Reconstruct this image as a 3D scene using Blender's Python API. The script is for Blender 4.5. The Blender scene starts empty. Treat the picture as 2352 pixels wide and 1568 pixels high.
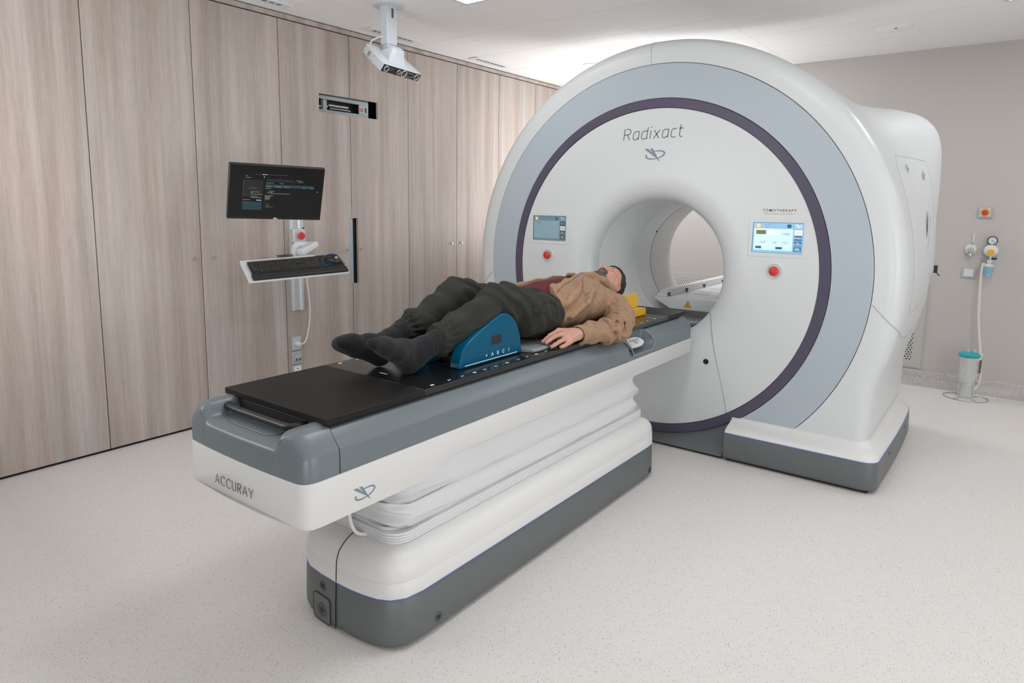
import bpy, bmesh, math, random
import numpy as np
from mathutils import Vector, Matrix
random.seed(7)
SC = bpy.context.scene
COL = SC.collection
PI = math.pi
V = Vector
W, H, ZC, XB, XF = 2.331, 2.7916, 1.0915, 5.2301, 2.498   # wood wall y, ceiling z, gantry axis z, back wall x, gantry face x

# ------------------------------------------------------------------ materials
def mat(name, col, rough=.5, metal=0., bump=0., bscale=200., spec=.5, emit=None, estr=0., trans=0., var=0., vscale=8., alpha=1., coat=0.):
    m = bpy.data.materials.new(name); m.use_nodes = True
    nt = m.node_tree; b = nt.nodes['Principled BSDF']
    b.inputs['Base Color'].default_value = (*col, 1); b.inputs['Roughness'].default_value = rough
    b.inputs['Metallic'].default_value = metal; b.inputs['Specular IOR Level'].default_value = spec
    b.inputs['Coat Weight'].default_value = coat
    if trans: b.inputs['Transmission Weight'].default_value = trans
    if alpha < 1: b.inputs['Alpha'].default_value = alpha
    if emit: b.inputs['Emission Color'].default_value = (*emit, 1); b.inputs['Emission Strength'].default_value = estr
    if bump or var:
        tc = nt.nodes.new('ShaderNodeTexCoord')
    if bump:
        n = nt.nodes.new('ShaderNodeTexNoise'); n.inputs['Scale'].default_value = bscale; n.inputs['Detail'].default_value = 3
        bp = nt.nodes.new('ShaderNodeBump'); bp.inputs['Strength'].default_value = bump; bp.inputs['Distance'].default_value = .002
        nt.links.new(tc.outputs['Object'], n.inputs['Vector']); nt.links.new(n.outputs['Fac'], bp.inputs['Height'])
        nt.links.new(bp.outputs['Normal'], b.inputs['Normal'])
    if var:
        n2 = nt.nodes.new('ShaderNodeTexNoise'); n2.inputs['Scale'].default_value = vscale; n2.inputs['Detail'].default_value = 4
        mx = nt.nodes.new('ShaderNodeMixRGB'); mx.inputs[1].default_value = (*[c*(1-var) for c in col], 1)
        mx.inputs[2].default_value = (*[min(1, c*(1+var)) for c in col], 1)
        nt.links.new(tc.outputs['Object'], n2.inputs['Vector']); nt.links.new(n2.outputs['Fac'], mx.inputs[0])
        nt.links.new(mx.outputs[0], b.inputs['Base Color'])
    return m

def s2l(r, g, b):
    f = lambda c: (c/255/12.92) if c/255 <= .04045 else ((c/255+.055)/1.055)**2.4
    return (f(r), f(g), f(b))

def wood_mat():
    m = bpy.data.materials.new('wood_laminate'); m.use_nodes = True
    nt = m.node_tree; b = nt.nodes['Principled BSDF']; N = nt.nodes.new; L = nt.links.new
    tc = N('ShaderNodeTexCoord'); oi = N('ShaderNodeObjectInfo')
    mul = N('ShaderNodeMath'); mul.operation = 'MULTIPLY'; mul.inputs[1].default_value = 37.
    L(oi.outputs['Random'], mul.inputs[0])
    cmb = N('ShaderNodeCombineXYZ'); L(mul.outputs[0], cmb.inputs[0]); L(mul.outputs[0], cmb.inputs[2])
    add = N('ShaderNodeVectorMath'); add.operation = 'ADD'; L(tc.outputs['Object'], add.inputs[0]); L(cmb.outputs[0], add.inputs[1])
    def noise(sx, sz, det, rough=.6):
        mp = N('ShaderNodeMapping'); mp.inputs['Scale'].default_value = (sx, sx, sz)
        L(add.outputs[0], mp.inputs['Vector'])
        n = N('ShaderNodeTexNoise'); n.inputs['Scale'].default_value = 1; n.inputs['Detail'].default_value = det; n.inputs['Roughness'].default_value = rough
        L(mp.outputs[0], n.inputs['Vector']); return n
    n1 = noise(9, .35, 3); n2 = noise(60, 1.6, 4); n3 = noise(260, 9, 3, .7); n4 = noise(7, 1.1, 3)
    r1 = N('ShaderNodeValToRGB'); L(n1.outputs['Fac'], r1.inputs[0])
    e = r1.color_ramp.elements
    e[0].position = .30; e[0].color = (*s2l(166, 155, 148), 1); e[1].position = .72; e[1].color = (*s2l(199, 193, 189), 1)
    k = e.new(.5); k.color = (*s2l(182, 172, 166), 1)
    r2 = N('ShaderNodeValToRGB'); L(n2.outputs['Fac'], r2.inputs[0]); e = r2.color_ramp.elements
    e[0].position = .25; e[0].color = (.90, .89, .885, 1); e[1].position = .75; e[1].color = (1.05, 1.05, 1.055, 1)
    r3 = N('ShaderNodeValToRGB'); L(n3.outputs['Fac'], r3.inputs[0]); e = r3.color_ramp.elements
    e[0].position = .30; e[0].color = (.86, .85, .84, 1); e[1].position = .65; e[1].color = (1.05, 1.05, 1.05, 1)
    r4 = N('ShaderNodeValToRGB'); L(n4.outputs['Fac'], r4.inputs[0]); e = r4.color_ramp.elements
    e[0].position = .35; e[0].color = (1.0, .95, .92, 1); e[1].position = .65; e[1].color = (.98, 1.0, 1.0, 1)
    a = None
    for r in (r2, r3, r4):
        mx = N('ShaderNodeMixRGB'); mx.blend_type = 'MULTIPLY'; mx.inputs[0].default_value = 1
        L(a.outputs[0] if a else r1.outputs[0], mx.inputs[1]); L(r.outputs[0], mx.inputs[2]); a = mx
    L(a.outputs[0], b.inputs['Base Color']); b.inputs['Roughness'].default_value = .5; b.inputs['Specular IOR Level'].default_value = .35
    bp = N('ShaderNodeBump'); bp.inputs['Strength'].default_value = .12; bp.inputs['Distance'].default_value = .001
    L(n3.outputs['Fac'], bp.inputs['Height']); L(bp.outputs[0], b.inputs['Normal'])
    return m

def speckle_mat(name, base, scale=105., thr=.2, keep=.55, dark=.35):
    m = bpy.data.materials.new(name); m.use_nodes = True
    nt = m.node_tree; b = nt.nodes['Principled BSDF']; N = nt.nodes.new; L = nt.links.new
    tc = N('ShaderNodeTexCoord'); cur = None
    for i, (sc, th, kp, dk) in enumerate(((scale, thr, keep, dark), (scale*2.1, thr*1.2, keep*.9, dark*1.5), (scale*.62, thr*.7, keep*1.2, dark*.45))):
        v = N('ShaderNodeTexVoronoi'); v.inputs['Scale'].default_value = sc; L(tc.outputs['Object'], v.inputs['Vector'])
        lt = N('ShaderNodeMath'); lt.operation = 'LESS_THAN'; lt.inputs[1].default_value = th; L(v.outputs['Distance'], lt.inputs[0])
        sp = N('ShaderNodeSeparateColor'); L(v.outputs['Color'], sp.inputs[0])
        gt = N('ShaderNodeMath'); gt.operation = 'GREATER_THAN'; gt.inputs[1].default_value = kp; L(sp.outputs[0], gt.inputs[0])
        mm = N('ShaderNodeMath'); mm.operation = 'MULTIPLY'; L(lt.outputs[0], mm.inputs[0]); L(gt.outputs[0], mm.inputs[1])
        cr = N('ShaderNodeValToRGB'); L(sp.outputs[1], cr.inputs[0]); e = cr.color_ramp.elements
        e[0].color = (base[0]*dk*.6, base[1]*dk*.6, base[2]*dk*.62, 1); e[1].color = (base[0]*min(1, dk*1.7), base[1]*min(1, dk*1.6), base[2]*min(1, dk*1.5), 1)
        mx = N('ShaderNodeMixRGB'); L(mm.outputs[0], mx.inputs[0]); L(cr.outputs[0], mx.inputs[2])
        if cur: L(cur.outputs[0], mx.inputs[1])
        else: mx.inputs[1].default_value = (*base, 1)
        cur = mx
    L(cur.outputs[0], b.inputs['Base Color']); b.inputs['Roughness'].default_value = .38; b.inputs['Specular IOR Level'].default_value = .3
    return m

def perf_mat(name, base, pitch, rad):
    """perforated sheet: staggered dark round holes in object YZ"""
    m = bpy.data.materials.new(name); m.use_nodes = True
    nt = m.node_tree; b = nt.nodes['Principled BSDF']; N = nt.nodes.new; L = nt.links.new
    tc = N('ShaderNodeTexCoord'); sp = N('ShaderNodeSeparateXYZ'); L(tc.outputs['Object'], sp.inputs[0])
    def mth(op, a, bb=None, c=None):
        n = N('ShaderNodeMath'); n.operation = op
        for i, x in enumerate((a, bb, c)):
            if x is None: continue
            if isinstance(x, (int, float)): n.inputs[i].default_value = x
            else: L(x, n.inputs[i])
        return n.outputs[0]
    def cell(off):
        u = mth('ADD', mth('DIVIDE', sp.outputs[1], pitch), off); v = mth('ADD', mth('DIVIDE', sp.outputs[2], pitch*1.73), off)
        fu = mth('SUBTRACT', mth('FRACT', u), .5); fv = mth('MULTIPLY', mth('SUBTRACT', mth('FRACT', v), .5), 1.73)
        return mth('LESS_THAN', mth('SQRT', mth('ADD', mth('MULTIPLY', fu, fu), mth('MULTIPLY', fv, fv))), rad)
    h = mth('MAXIMUM', cell(0.), cell(.5))
    mx = N('ShaderNodeMixRGB'); L(h, mx.inputs[0]); mx.inputs[1].default_value = (*base, 1); mx.inputs[2].default_value = (.012, .012, .012, 1)
    L(mx.outputs[0], b.inputs['Base Color']); b.inputs['Roughness'].default_value = .5
    return m

M = dict(
    wood=wood_mat(),
    floor=speckle_mat('speckled_vinyl', (.74, .715, .695), 150., .21, .56, .42),
    cove=speckle_mat('speckled_cove_vinyl', (.50, .475, .46), 130, .27, .35, .3),
    ceil=mat('ceiling_tile', (.86, .85, .84), .45, spec=.25),
    wall=mat('wall_paint', (.53, .495, .48), .7, bump=.05, bscale=300),
    black_gap=mat('dark_gap', (.012, .010, .009), .8),
    white=mat('white_plastic', (.655, .68, .695), .32, spec=.4),
    white2=mat('bore_plastic', (.80, .83, .83), .38, spec=.4),
    ivory=mat('ivory_plastic', (.70, .70, .69), .38, spec=.4),
    panel=mat('blue_grey_panel', (.43, .49, .545), .34, spec=.45),
    purple=mat('violet_ring', (.082, .072, .115), .3, spec=.55),
    skirt=mat('skirt_grey', (.128, .140, .143), .42, bump=.03, bscale=600, spec=.4),
    cgrey=mat('couch_grey', (.145, .172, .190), .33, bump=.04, bscale=900, spec=.5),
    carbon=mat('carbon_black', (.010, .010, .0105), .2, spec=.5),
    blackp=mat('black_plastic', (.014, .014, .014), .38),
    bellow=mat('bellows_cloth', (.72, .725, .745), .6, spec=.3),
    steel=mat('brushed_steel', (.55, .57, .58), .3, .9),
    alu=mat('anodised_aluminium', (.62, .64, .66), .42, .35),
    lgrey=mat('light_grey_plastic', (.45, .46, .47), .5),
    dgrey=mat('dark_grey_plastic', (.08, .085, .09), .5),
    red=mat('red_plastic', (.62, .035, .028), .35),
    yellowp=mat('yellow_label', (.80, .42, .02), .5),
    yellow=mat('yellow_foam', (.74, .42, .025), .45, bump=.05, bscale=400),
    blue=mat('blue_moulding', (.0, .085, .170), .2, spec=.2),
    bluerim=mat('blue_line', (.10, .14, .42), .4),
    ink=mat('grey_ink', (.20, .235, .25), .45),
    inkb=mat('dark_ink', (.10, .11, .12), .5),
    logo=mat('logo_blue_grey', (.17, .23, .29), .4),
    whitei=mat('white_ink', (.80, .80, .80), .5),
    lens=mat('lens_glass', (.004, .004, .006), .05, coat=1.),
    lpanel=mat('led_panel', (.9, .9, .9), .5, emit=(.985, .995, 1.), estr=6.),
    lpanel2=mat('led_panel_rear', (.9, .9, .9), .5, emit=(1., .98, .96), estr=9.),
    podw=mat('pod_white', (.60, .645, .69), .42),
    pad=mat('grey_vinyl_pad', (.235, .25, .26), .45),
    cable=mat('white_cable', (.72, .70, .66), .45),
    bluec=mat('blue_cord', (.0, .085, .22), .45),
    ceilw=mat('vent_white', (.78, .79, .79), .45),
    ceild=mat('vent_slot', (.20, .21, .22), .6),
    perf=perf_mat('perforated_plate', (.56, .53, .50), .0235, .27),
    perf2=perf_mat('perforated_plate_rear', (.62, .62, .61), .0215, .24),
    hose=mat('translucent_hose', (.72, .69, .61), .35, spec=.4),
    teal=mat('teal_lid', (.02, .36, .40), .35),
    clear=mat('clear_plastic', (.86, .90, .92), .12, alpha=.34),
    jarblue=mat('blue_jar', (.30, .55, .72), .3, alpha=.8),
    dial=mat('dial_face', (.62, .70, .78), .4),
    brass=mat('brass', (.55, .38, .16), .35, .9),
)

# ------------------------------------------------------------------ mesh helpers
class MB:
    def __init__(s): s.v = []; s.f = []; s.mi = []
    def add(s, vs, fs, mi=0):
        o = len(s.v); s.v += [tuple(v) for v in vs]
        for f in fs: s.f.append(tuple(i+o for i in f)); s.mi.append(mi)
        return s
    def box(s, c, d, R=None, mi=0):
        hx, hy, hz = d[0]/2, d[1]/2, d[2]/2
        vs = [V((x, y, z)) for x in (-hx, hx) for y in (-hy, hy) for z in (-hz, hz)]
        if R: vs = [R @ v for v in vs]
        vs = [v+V(c) for v in vs]
        return s.add(vs, [(0, 1, 3, 2), (4, 6, 7, 5), (0, 4, 5, 1), (2, 3, 7, 6), (0, 2, 6, 4), (1, 5, 7, 3)], mi)
    def bb(s, x0, x1, y0, y1, z0, z1, mi=0):
        return s.box(((x0+x1)/2, (y0+y1)/2, (z0+z1)/2), (x1-x0, y1-y0, z1-z0), None, mi)
    def loft(s, rings, closed=True, cap0=True, cap1=True, mi=0):
        n = len(rings[0]); vs = [p for r in rings for p in r]; fs = []
        for i in range(len(rings)-1):
            for j in range(n if closed else n-1):
                a = i*n+j; b = i*n+(j+1) % n
                fs.append((a, b, b+n, a+n))
        if cap0: fs.append(tuple(range(n))[::-1])
        if cap1: fs.append(tuple(range((len(rings)-1)*n, len(rings)*n)))
        return s.add(vs, fs, mi)
    def lathe(s, prof, o, ax, n=64, a0=0., a1=2*PI, ref=None, mi=0, caps=False):
        """prof: (radius, along) pairs; o origin; ax axis"""
        ax = V(ax).normalized(); ref = V(ref) if ref else (V((0, 0, 1)) if abs(ax.z) < .9 else V((1, 0, 0)))
        e1 = (ref-ax*ref.dot(ax)).normalized(); e2 = ax.cross(e1); o = V(o)
        full = abs(a1-a0-2*PI) < 1e-6; k = n if full else n+1
        rings = []
        for i in range(k):
            a = a0+(a1-a0)*i/n; dd = e1*math.cos(a)+e2*math.sin(a)
            rings.append([o+dd*r+ax*t for r, t in prof])
        m = len(prof); vs = [p for r in rings for p in r]; fs = []
        for i in range(n):
            for j in range(m-1):
                a = i*m+j; b = ((i+1) % k)*m+j
                fs.append((a, b, b+1, a+1))
        return s.add(vs, fs, mi)
    def cyl(s, p0, p1, r0, r1=None, n=24, mi=0):
        r1 = r0 if r1 is None else r1; p0, p1 = V(p0), V(p1); L = (p1-p0).length
        return s.lathe([(0, 0), (r0, 0), (r1, L), (0, L)], p0, p1-p0, n, mi=mi)
    def tube(s, pts, r, n=8, mi=0, closed=False):
        pts = [V(p) for p in pts]; k = len(pts); rings = []
        up = None
        for i in range(k):
            if closed: t = (pts[(i+1) % k]-pts[i-1]).normalized()
            else: t = (pts[min(i+1, k-1)]-pts[max(i-1, 0)]).normalized()
            if up is None: up = t.orthogonal().normalized()
            up = (up-t*up.dot(t)).normalized(); w = t.cross(up)
            rr = r[i] if isinstance(r, (list, tuple)) else r
            rings.append([pts[i]+(up*math.cos(2*PI*j/n)+w*math.sin(2*PI*j/n))*rr for j in range(n)])
        if closed: rings.append(rings[0]); return s.loft(rings, True, False, False, mi)
        return s.loft(rings, True, True, True, mi)
    def prism(s, poly, h, o, ex, ey, mi=0):
        """poly 2D points in (ex,ey), extruded h along ex x ey, from o"""
        o, ex, ey = V(o), V(ex), V(ey); n = ex.cross(ey).normalized()
        a = [o+ex*x+ey*y for x, y in poly]; b = [p+n*h for p in a]
        return s.loft([a, b], True, True, True, mi)
    def build(s, name, m, parent=None, smooth=35, bevel=0., seg=2, sub=0, fix=True):
        me = bpy.data.meshes.new(name); me.from_pydata(s.v, [], s.f)
        ms = m if isinstance(m, (list, tuple)) else [m]
        for x in ms: me.materials.append(x)
        if len(ms) > 1: me.polygons.foreach_set('material_index', s.mi)
        if fix:
            bm = bmesh.new(); bm.from_mesh(me); bmesh.ops.remove_doubles(bm, verts=bm.verts, dist=1e-5)
            bmesh.ops.recalc_face_normals(bm, faces=bm.faces); bm.to_mesh(me); bm.free()
        return link(name, me, parent, smooth, bevel, seg, sub)

def link(name, me, parent=None, smooth=35, bevel=0., seg=2, sub=0):
    if smooth:
        me.polygons.foreach_set('use_smooth', [True]*len(me.polygons))
        if smooth < 180: me.set_sharp_from_angle(angle=math.radians(smooth))
    o = bpy.data.objects.new(name, me); COL.objects.link(o)
    if bevel:
        b = o.modifiers.new('b', 'BEVEL'); b.width = bevel; b.segments = seg; b.limit_method = 'ANGLE'; b.angle_limit = math.radians(40); b.harden_normals = False
    if sub:
        b = o.modifiers.new('s', 'SUBSURF'); b.levels = b.render_levels = sub
    if parent: par(o, parent)
    return o

def wmat(o):
    m = Matrix.LocRotScale(o.location, o.rotation_euler, o.scale)
    return (wmat(o.parent) @ o.matrix_parent_inverse @ m) if o.parent else m
def par(o, p):
    o.parent = p; o.matrix_parent_inverse = wmat(p).inverted()
def tag(o, label, cat, group=None, kind=None):
    if label: o['label'] = label
    if cat: o['category'] = cat
    if group: o['group'] = group
    if kind: o['kind'] = kind
    return o
def thing(name, loc, label, cat, group=None):
    o = bpy.data.objects.new(name, None); COL.objects.link(o); o.location = loc; o.empty_display_size = .05
    return tag(o, label, cat, group)
def struct(o):
    o['kind'] = 'structure'; return o
def lab(o, t): o['label'] = t; return o
def dup_tree(o, delta, label=None, parent=None):
    c = o.copy(); COL.objects.link(c)
    if parent is None: c.location = V(o.location)+V(delta)
    else: c.parent = parent; c.matrix_parent_inverse = o.matrix_parent_inverse.copy()
    if label: c['label'] = label
    for ch in list(o.children): dup_tree(ch, delta, None, c)
    return c

def text(name, s, size, o, ex, ey, m, parent, depth=.0006, shear=0., sp=1., align='CENTER', bold=0., sx=1.):
    cu = bpy.data.curves.new('t', 'FONT'); cu.body = s; cu.size = size; cu.align_x = align; cu.align_y = 'CENTER'
    cu.extrude = depth; cu.shear = shear; cu.space_character = sp; cu.offset = bold; cu.resolution_u = 4
    t = bpy.data.objects.new('t', cu); me = bpy.data.meshes.new_from_object(t)
    ex, ey = V(ex).normalized(), V(ey).normalized(); n = ex.cross(ey)
    R = Matrix((ex*sx, ey, n)).transposed().to_4x4(); R.translation = V(o)
    me.transform(R); me.materials.clear(); me.materials.append(m)
    bpy.data.objects.remove(t); bpy.data.curves.remove(cu); me.name = name
    return link(name, me, parent, 0)

def strokes(mb, lines, w, o, ex, ey, h=.0012, mi=0):
    """flat ribbons of width w along 2D polylines, thickness h"""
    o, ex, ey = V(o), V(ex), V(ey); n = ex.cross(ey).normalized()
    for ln in lines:
        ww = w
        if isinstance(ln, tuple) and isinstance(ln[0], (list, tuple)) and isinstance(ln[1], (list,)) and isinstance(ln[1][0], float): ln, ww = ln
        pts = [V((p[0], p[1], 0)) for p in ln]; k = len(pts); a = []; b = []
        for i in range(k):
            t = (pts[min(i+1, k-1)]-pts[max(i-1, 0)]).normalized(); q = V((-t.y, t.x, 0))
            wi = (ww[i] if isinstance(ww, list) else ww)/2
            a.append(pts[i]+q*wi); b.append(pts[i]-q*wi)
        P = lambda p, z: o+ex*p.x+ey*p.y+n*z
        rings = [[P(a[i], 0), P(b[i], 0), P(b[i], h), P(a[i], h)] for i in range(k)]
        mb.loft(rings, True, True, True, mi)
    return mb
def arc(cx, cy, rx, ry, a0, a1, n=12):
    return [(cx+rx*math.cos(math.radians(a0+(a1-a0)*i/n)), cy+ry*math.sin(math.radians(a0+(a1-a0)*i/n))) for i in range(n+1)]
def rrect(w, h, r, n=5):
    p = []
    for cx, cy, a in ((w/2-r, h/2-r, 0), (-w/2+r, h/2-r, 90), (-w/2+r, -h/2+r, 180), (w/2-r, -h/2+r, 270)): p += arc(cx, cy, r, r, a, a+90, n)
    return p
def spline(pts, n=8):
    pts = [V(p) for p in pts]; out = []
    for i in range(len(pts)-1):
        p0, p1, p2, p3 = pts[max(i-1, 0)], pts[i], pts[i+1], pts[min(i+2, len(pts)-1)]
        for j in range(n):
            t = j/n
            out.append(.5*((2*p1)+(p2-p0)*t+(2*p0-5*p1+4*p2-p3)*t*t+(3*p1-p0-3*p2+p3)*t**3))
    return out+[pts[-1]]
def interp(x, xs, ys): return float(np.interp(x, xs, ys))

# ------------------------------------------------------------------ camera
cam = bpy.data.cameras.new('camera'); co = bpy.data.objects.new('camera', cam); COL.objects.link(co); SC.camera = co
F_PX, PX, PY = 1539.9, 1135.45, 688.03
yaw, pit, rol = .6603, -.143, .0116
f_ = V((math.cos(pit)*math.cos(yaw), math.cos(pit)*math.sin(yaw), math.sin(pit)))
r_ = V((math.sin(yaw), -math.cos(yaw), 0)); u_ = r_.cross(f_)
r2 = r_*math.cos(rol)+u_*math.sin(rol); u2 = u_*math.cos(rol)-r_*math.sin(rol)
mw = Matrix((r2, u2, -f_)).transposed().to_4x4(); mw.translation = V((-1.4889, -1.8413, 1.5))
co.matrix_world = mw
cam.sensor_width = 36; cam.sensor_fit = 'HORIZONTAL'; cam.lens = F_PX/2352*36
cam.shift_x = (1176-PX)/2352; cam.shift_y = (PY-784)/2352; cam.clip_start = .05
SC.view_settings.view_transform = 'Standard'; SC.view_settings.look = 'None'; SC.view_settings.gamma = 1
SC.view_settings.use_curve_mapping = False; SC.view_settings.exposure = 0.
wd = bpy.data.worlds.new('world'); SC.world = wd; wd.use_nodes = True
wd.node_tree.nodes['Background'].inputs[0].default_value = (.5, .5, .5, 1); wd.node_tree.nodes['Background'].inputs[1].default_value = .3

# ------------------------------------------------------------------ room
X0, Y0 = -4.2, -4.6
struct(MB().bb(X0-.1, XB+.1, Y0-.1, W+.35, -.1, 0).build('floor', M['floor'], smooth=0))
# ceiling: metal tiles with fine joints modelled as thin raised/recessed strips
struct(MB().bb(X0-.1, XB+.1, Y0-.1, W+.35, H, H+.1).build('ceiling', M['ceil'], smooth=0))
jt = mat('ceiling_joint', (.70, .685, .67), .6); jl = mat('ceiling_joint_light', (.90, .89, .88), .5)
k = 1
for y in (1.78, 1.17, .56, -.06, -.68, -1.31, -1.93, -2.55):
    struct(MB().bb(X0, XB, y-.0022, y+.0022, H-.0012, H+.01).build('trim_%d' % k, jl, smooth=0)); k += 1
for i in range(-8, 6):
    x = 2.05+.645*i
    if X0 < x < XB: struct(MB().bb(x-.0016, x+.0016, Y0, W-.02, H-.0008, H+.01).build('trim_%d' % k, jt, smooth=0)); k += 1
# back wall, right wall, wall behind the camera
struct(MB().bb(XB, XB+.1, Y0-.1, W+.35, 0, H).build('wall_back', M['wall'], smooth=0))
struct(MB().bb(X0-.1, XB+.1, Y0-.1, Y0, 0, H).build('wall_right', mat('wall_right_paint', (.62, .60, .58), .7), smooth=0))
struct(MB().bb(X0-.1, X0, Y0-.1, W+.35, 0, H).build('wall_front', mat('wall_front_paint', (.34, .32, .31), .7), smooth=0))
cove = [(XB, .0), (XB, .115), (XB-.006, .118), (XB-.012, .112), (XB-.018, .07), (XB-.035, .035), (XB-.065, .012), (XB-.11, .001), (XB-.11, 0)]
struct(MB().loft([[(x, Y0, z) for x, z in cove], [(x, W, z) for x, z in cove]]).build('baseboard_back', M['cove'], smooth=60))
# wood panelling: dark carcass wall, door leaves in front, header strip
wl = MB()
wl.bb(X0-.1, XB+.1, W+.2, W+.3, 0, H)
struct(wl.build('wall_left', M['black_gap'], smooth=0))
ZT = 2.745
seams = [.148-.63*i for i in range(7, 0, -1)]+[.148+.629*i for i in range(0, 9)]
NI = dict(x0=1.742, x1=2.323, z0=2.157, z1=2.289)      # horizontal laser niche
SL = dict(x0=2.008, x1=2.094, z0=.849, z1=1.369)       # vertical slot
g = .0028; d = 1
for a, b in zip(seams[:-1], seams[1:]+[]):
    x0, x1 = a+g, b-g
    holes = []
    for q in (NI, SL):
        hx0, hx1 = max(x0, q['x0']), min(x1, q['x1'])
        if hx1 > hx0+.001: holes.append((hx0, hx1, q['z0'], q['z1']))
    mb = MB(); zb, zt, t = .016, ZT, .022
    if not holes: mb.bb(x0, x1, W, W+t, zb, zt)
    else:
        xs = sorted(set([x0, x1]+[h[0] for h in holes]+[h[1] for h in holes]))
        zs = sorted(set([zb, zt]+[h[2] for h in holes]+[h[3] for h in holes]))
        for i in range(len(xs)-1):
            for j in range(len(zs)-1):
                cx, cz = (xs[i]+xs[i+1])/2, (zs[j]+zs[j+1])/2
                if any(h[0] < cx < h[1] and h[2] < cz < h[3] for h in holes): continue
                mb.bb(xs[i], xs[i+1], W, W+t, zs[j], zs[j+1])
    dr = struct(mb.build('door_%d' % d, M['wood'], smooth=0)); d += 1
    # small round knobs
    for kx in (.718, .845, 1.978, 2.117, 3.214, 3.351):
        if a < kx < b:
            o = MB().lathe([(0, 0), (.0045, 0), (.0045, .012), (.009, .013), (.0095, .02), (.007, .024), (0, .024)], (kx, W+.001, 1.125), (0, -1, 0), 20).build('door_knob', M['steel'], dr)
struct(MB().bb(seams[0], XB-.2, W-.004, W+.02, ZT+.008, H-.008).build('trim_%d' % k, M['wood'], smooth=0)); k += 1
struct(MB().bb(seams[0], XB, W+.012, W+.03, 0, .016).build('baseboard_left', M['black_gap'], smooth=0))
struct(MB().bb(seams[-1], XB, W, W+.03, 0, H).build('trim_%d' % k, M['wall'], smooth=0)); k += 1
# ------------------------------------------------------------------ radiotherapy machine (ring gantry)
GA = (0, 0, ZC)
gan = thing('radiotherapy_machine', (3.1, 0, 0), 'huge white ring-shaped radiotherapy machine with violet ring around its round bore', 'medical machine')
# lathe axis = +x ; ref = +z ; (radius, x)
AX = (1, 0, 0)
def gl(prof, n=160, a0=0., a1=2*PI): return MB().lathe([(r, x) for r, x in prof], GA, AX, n, a0, a1)
# front disc with flare into the bore
fl = [(.985, XF+.03), (1.0, XF+.012), (1.0012, XF+.003), (.998, XF), (.80, XF-.001), (.66, XF), (.60, XF+.001), (.565, XF+.0045), (.53, XF+.012), (.50, XF+.023), (.475, XF+.04), (.455, XF+.065), (.444, XF+.095), (.440, XF+.13)]
gl(fl).build('front_cover', M['white'], gan, smooth=30)
gl([(.440, XF+.13), (.438, XF+.2), (.438, 3.155), (.434, 3.158), (.434, 3.166), (.438, 3.17), (.438, 3.447)]).build('bore_liner', M['white2'], gan, smooth=40)
gl([(.446, 3.447), (.446, 3.4535)]).build('bore_joint', M['black_gap'], gan)
gl([(.438, 3.4535), (.438, 3.72), (.444, 3.80), (.462, 3.88), (.49, 3.93), (.53, 3.957), (.60, 3.965)]).build('bore_liner', M['ivory'], gan, smooth=40)
# grey tray at the bore bottom
gl([(.437, XF+.10), (.430, XF+.125), (.430, 3.12), (.437, 3.14)], 30, PI-.58, PI+.58).build('bore_floor_cover', M['cgrey'], gan, smooth=40)
for a, x in ((62, 3.43), (128, 3.43)):
    c = V((x, .436*math.sin(math.radians(a)), ZC+.436*math.cos(math.radians(a))))
    n = V((0, -math.sin(math.radians(a)), -math.cos(math.radians(a))))
    MB().cyl(c, c+n*.006, .008).build('bore_latch', M['dgrey'], gan)
# violet ring
gl([(1.0035, XF+.02), (1.0035, XF-.001), (1.006, XF-.004), (1.056, XF-.004), (1.0585, XF-.001), (1.0585, XF+.02)]).build('violet_ring', M['purple'], gan, smooth=30)
gl([(.99, XF+.012), (1.28, XF+.012)]).build('ring_gap', M['black_gap'], gan, smooth=0)
# blue-grey annular panel, cut flat at the foot
mb = MB(); n = 150
amax = lambda r: math.acos(max(-1, min(1, (.236-ZC)/r)))
ri, ro = 1.0615, 1.2642
rings = []
for i in range(n+1):
    t = -1+2*i/n
    row = []
    for r, x in ((ri, XF+.014), (ri, XF+.001), (ri+.002, XF-.0005), (ri+.1, XF-.0005), (ro-.002, XF-.0005), (ro, XF+.001), (ro, XF+.014)):
        a = t*amax(r)
        if r > 1.2:                                  # rounded lower outer corner
            a *= 1-.0*abs(t)
        row.append(V((x, r*math.sin(a), ZC+r*math.cos(a))))
    rings.append(row)
mb.loft(rings, False, False, False)
mb.build('ring_panel', M['panel'], gan, smooth=30)
# panel seams on the front disc (central service door below the bore)
sy = [(.405, .868), (.418, .79), (.435, .678), (.472, .53), (.514, .378), (.535, .29), (.552, .20), (.556, .18)]
for s in (-1, 1):
    p = spline([(XF-.0003, s*y, z) for y, z in sy], 6)
    MB().tube(p, .0017, 6).build('panel_seam', M['ink'], gan)
MB().cyl((XF+.002, -.40, .55), (XF-.004, -.40, .55), .017, .016, 28).cyl((XF-.0035, -.40, .55), (XF-.006, -.40, .55), .009, .008, 20).build('screw_cap', M['blackp'], gan)
MB().cyl((XF+.002, .40, .55), (XF-.004, .40, .55), .017, .016, 28).build('screw_cap', M['blackp'], gan)

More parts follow.
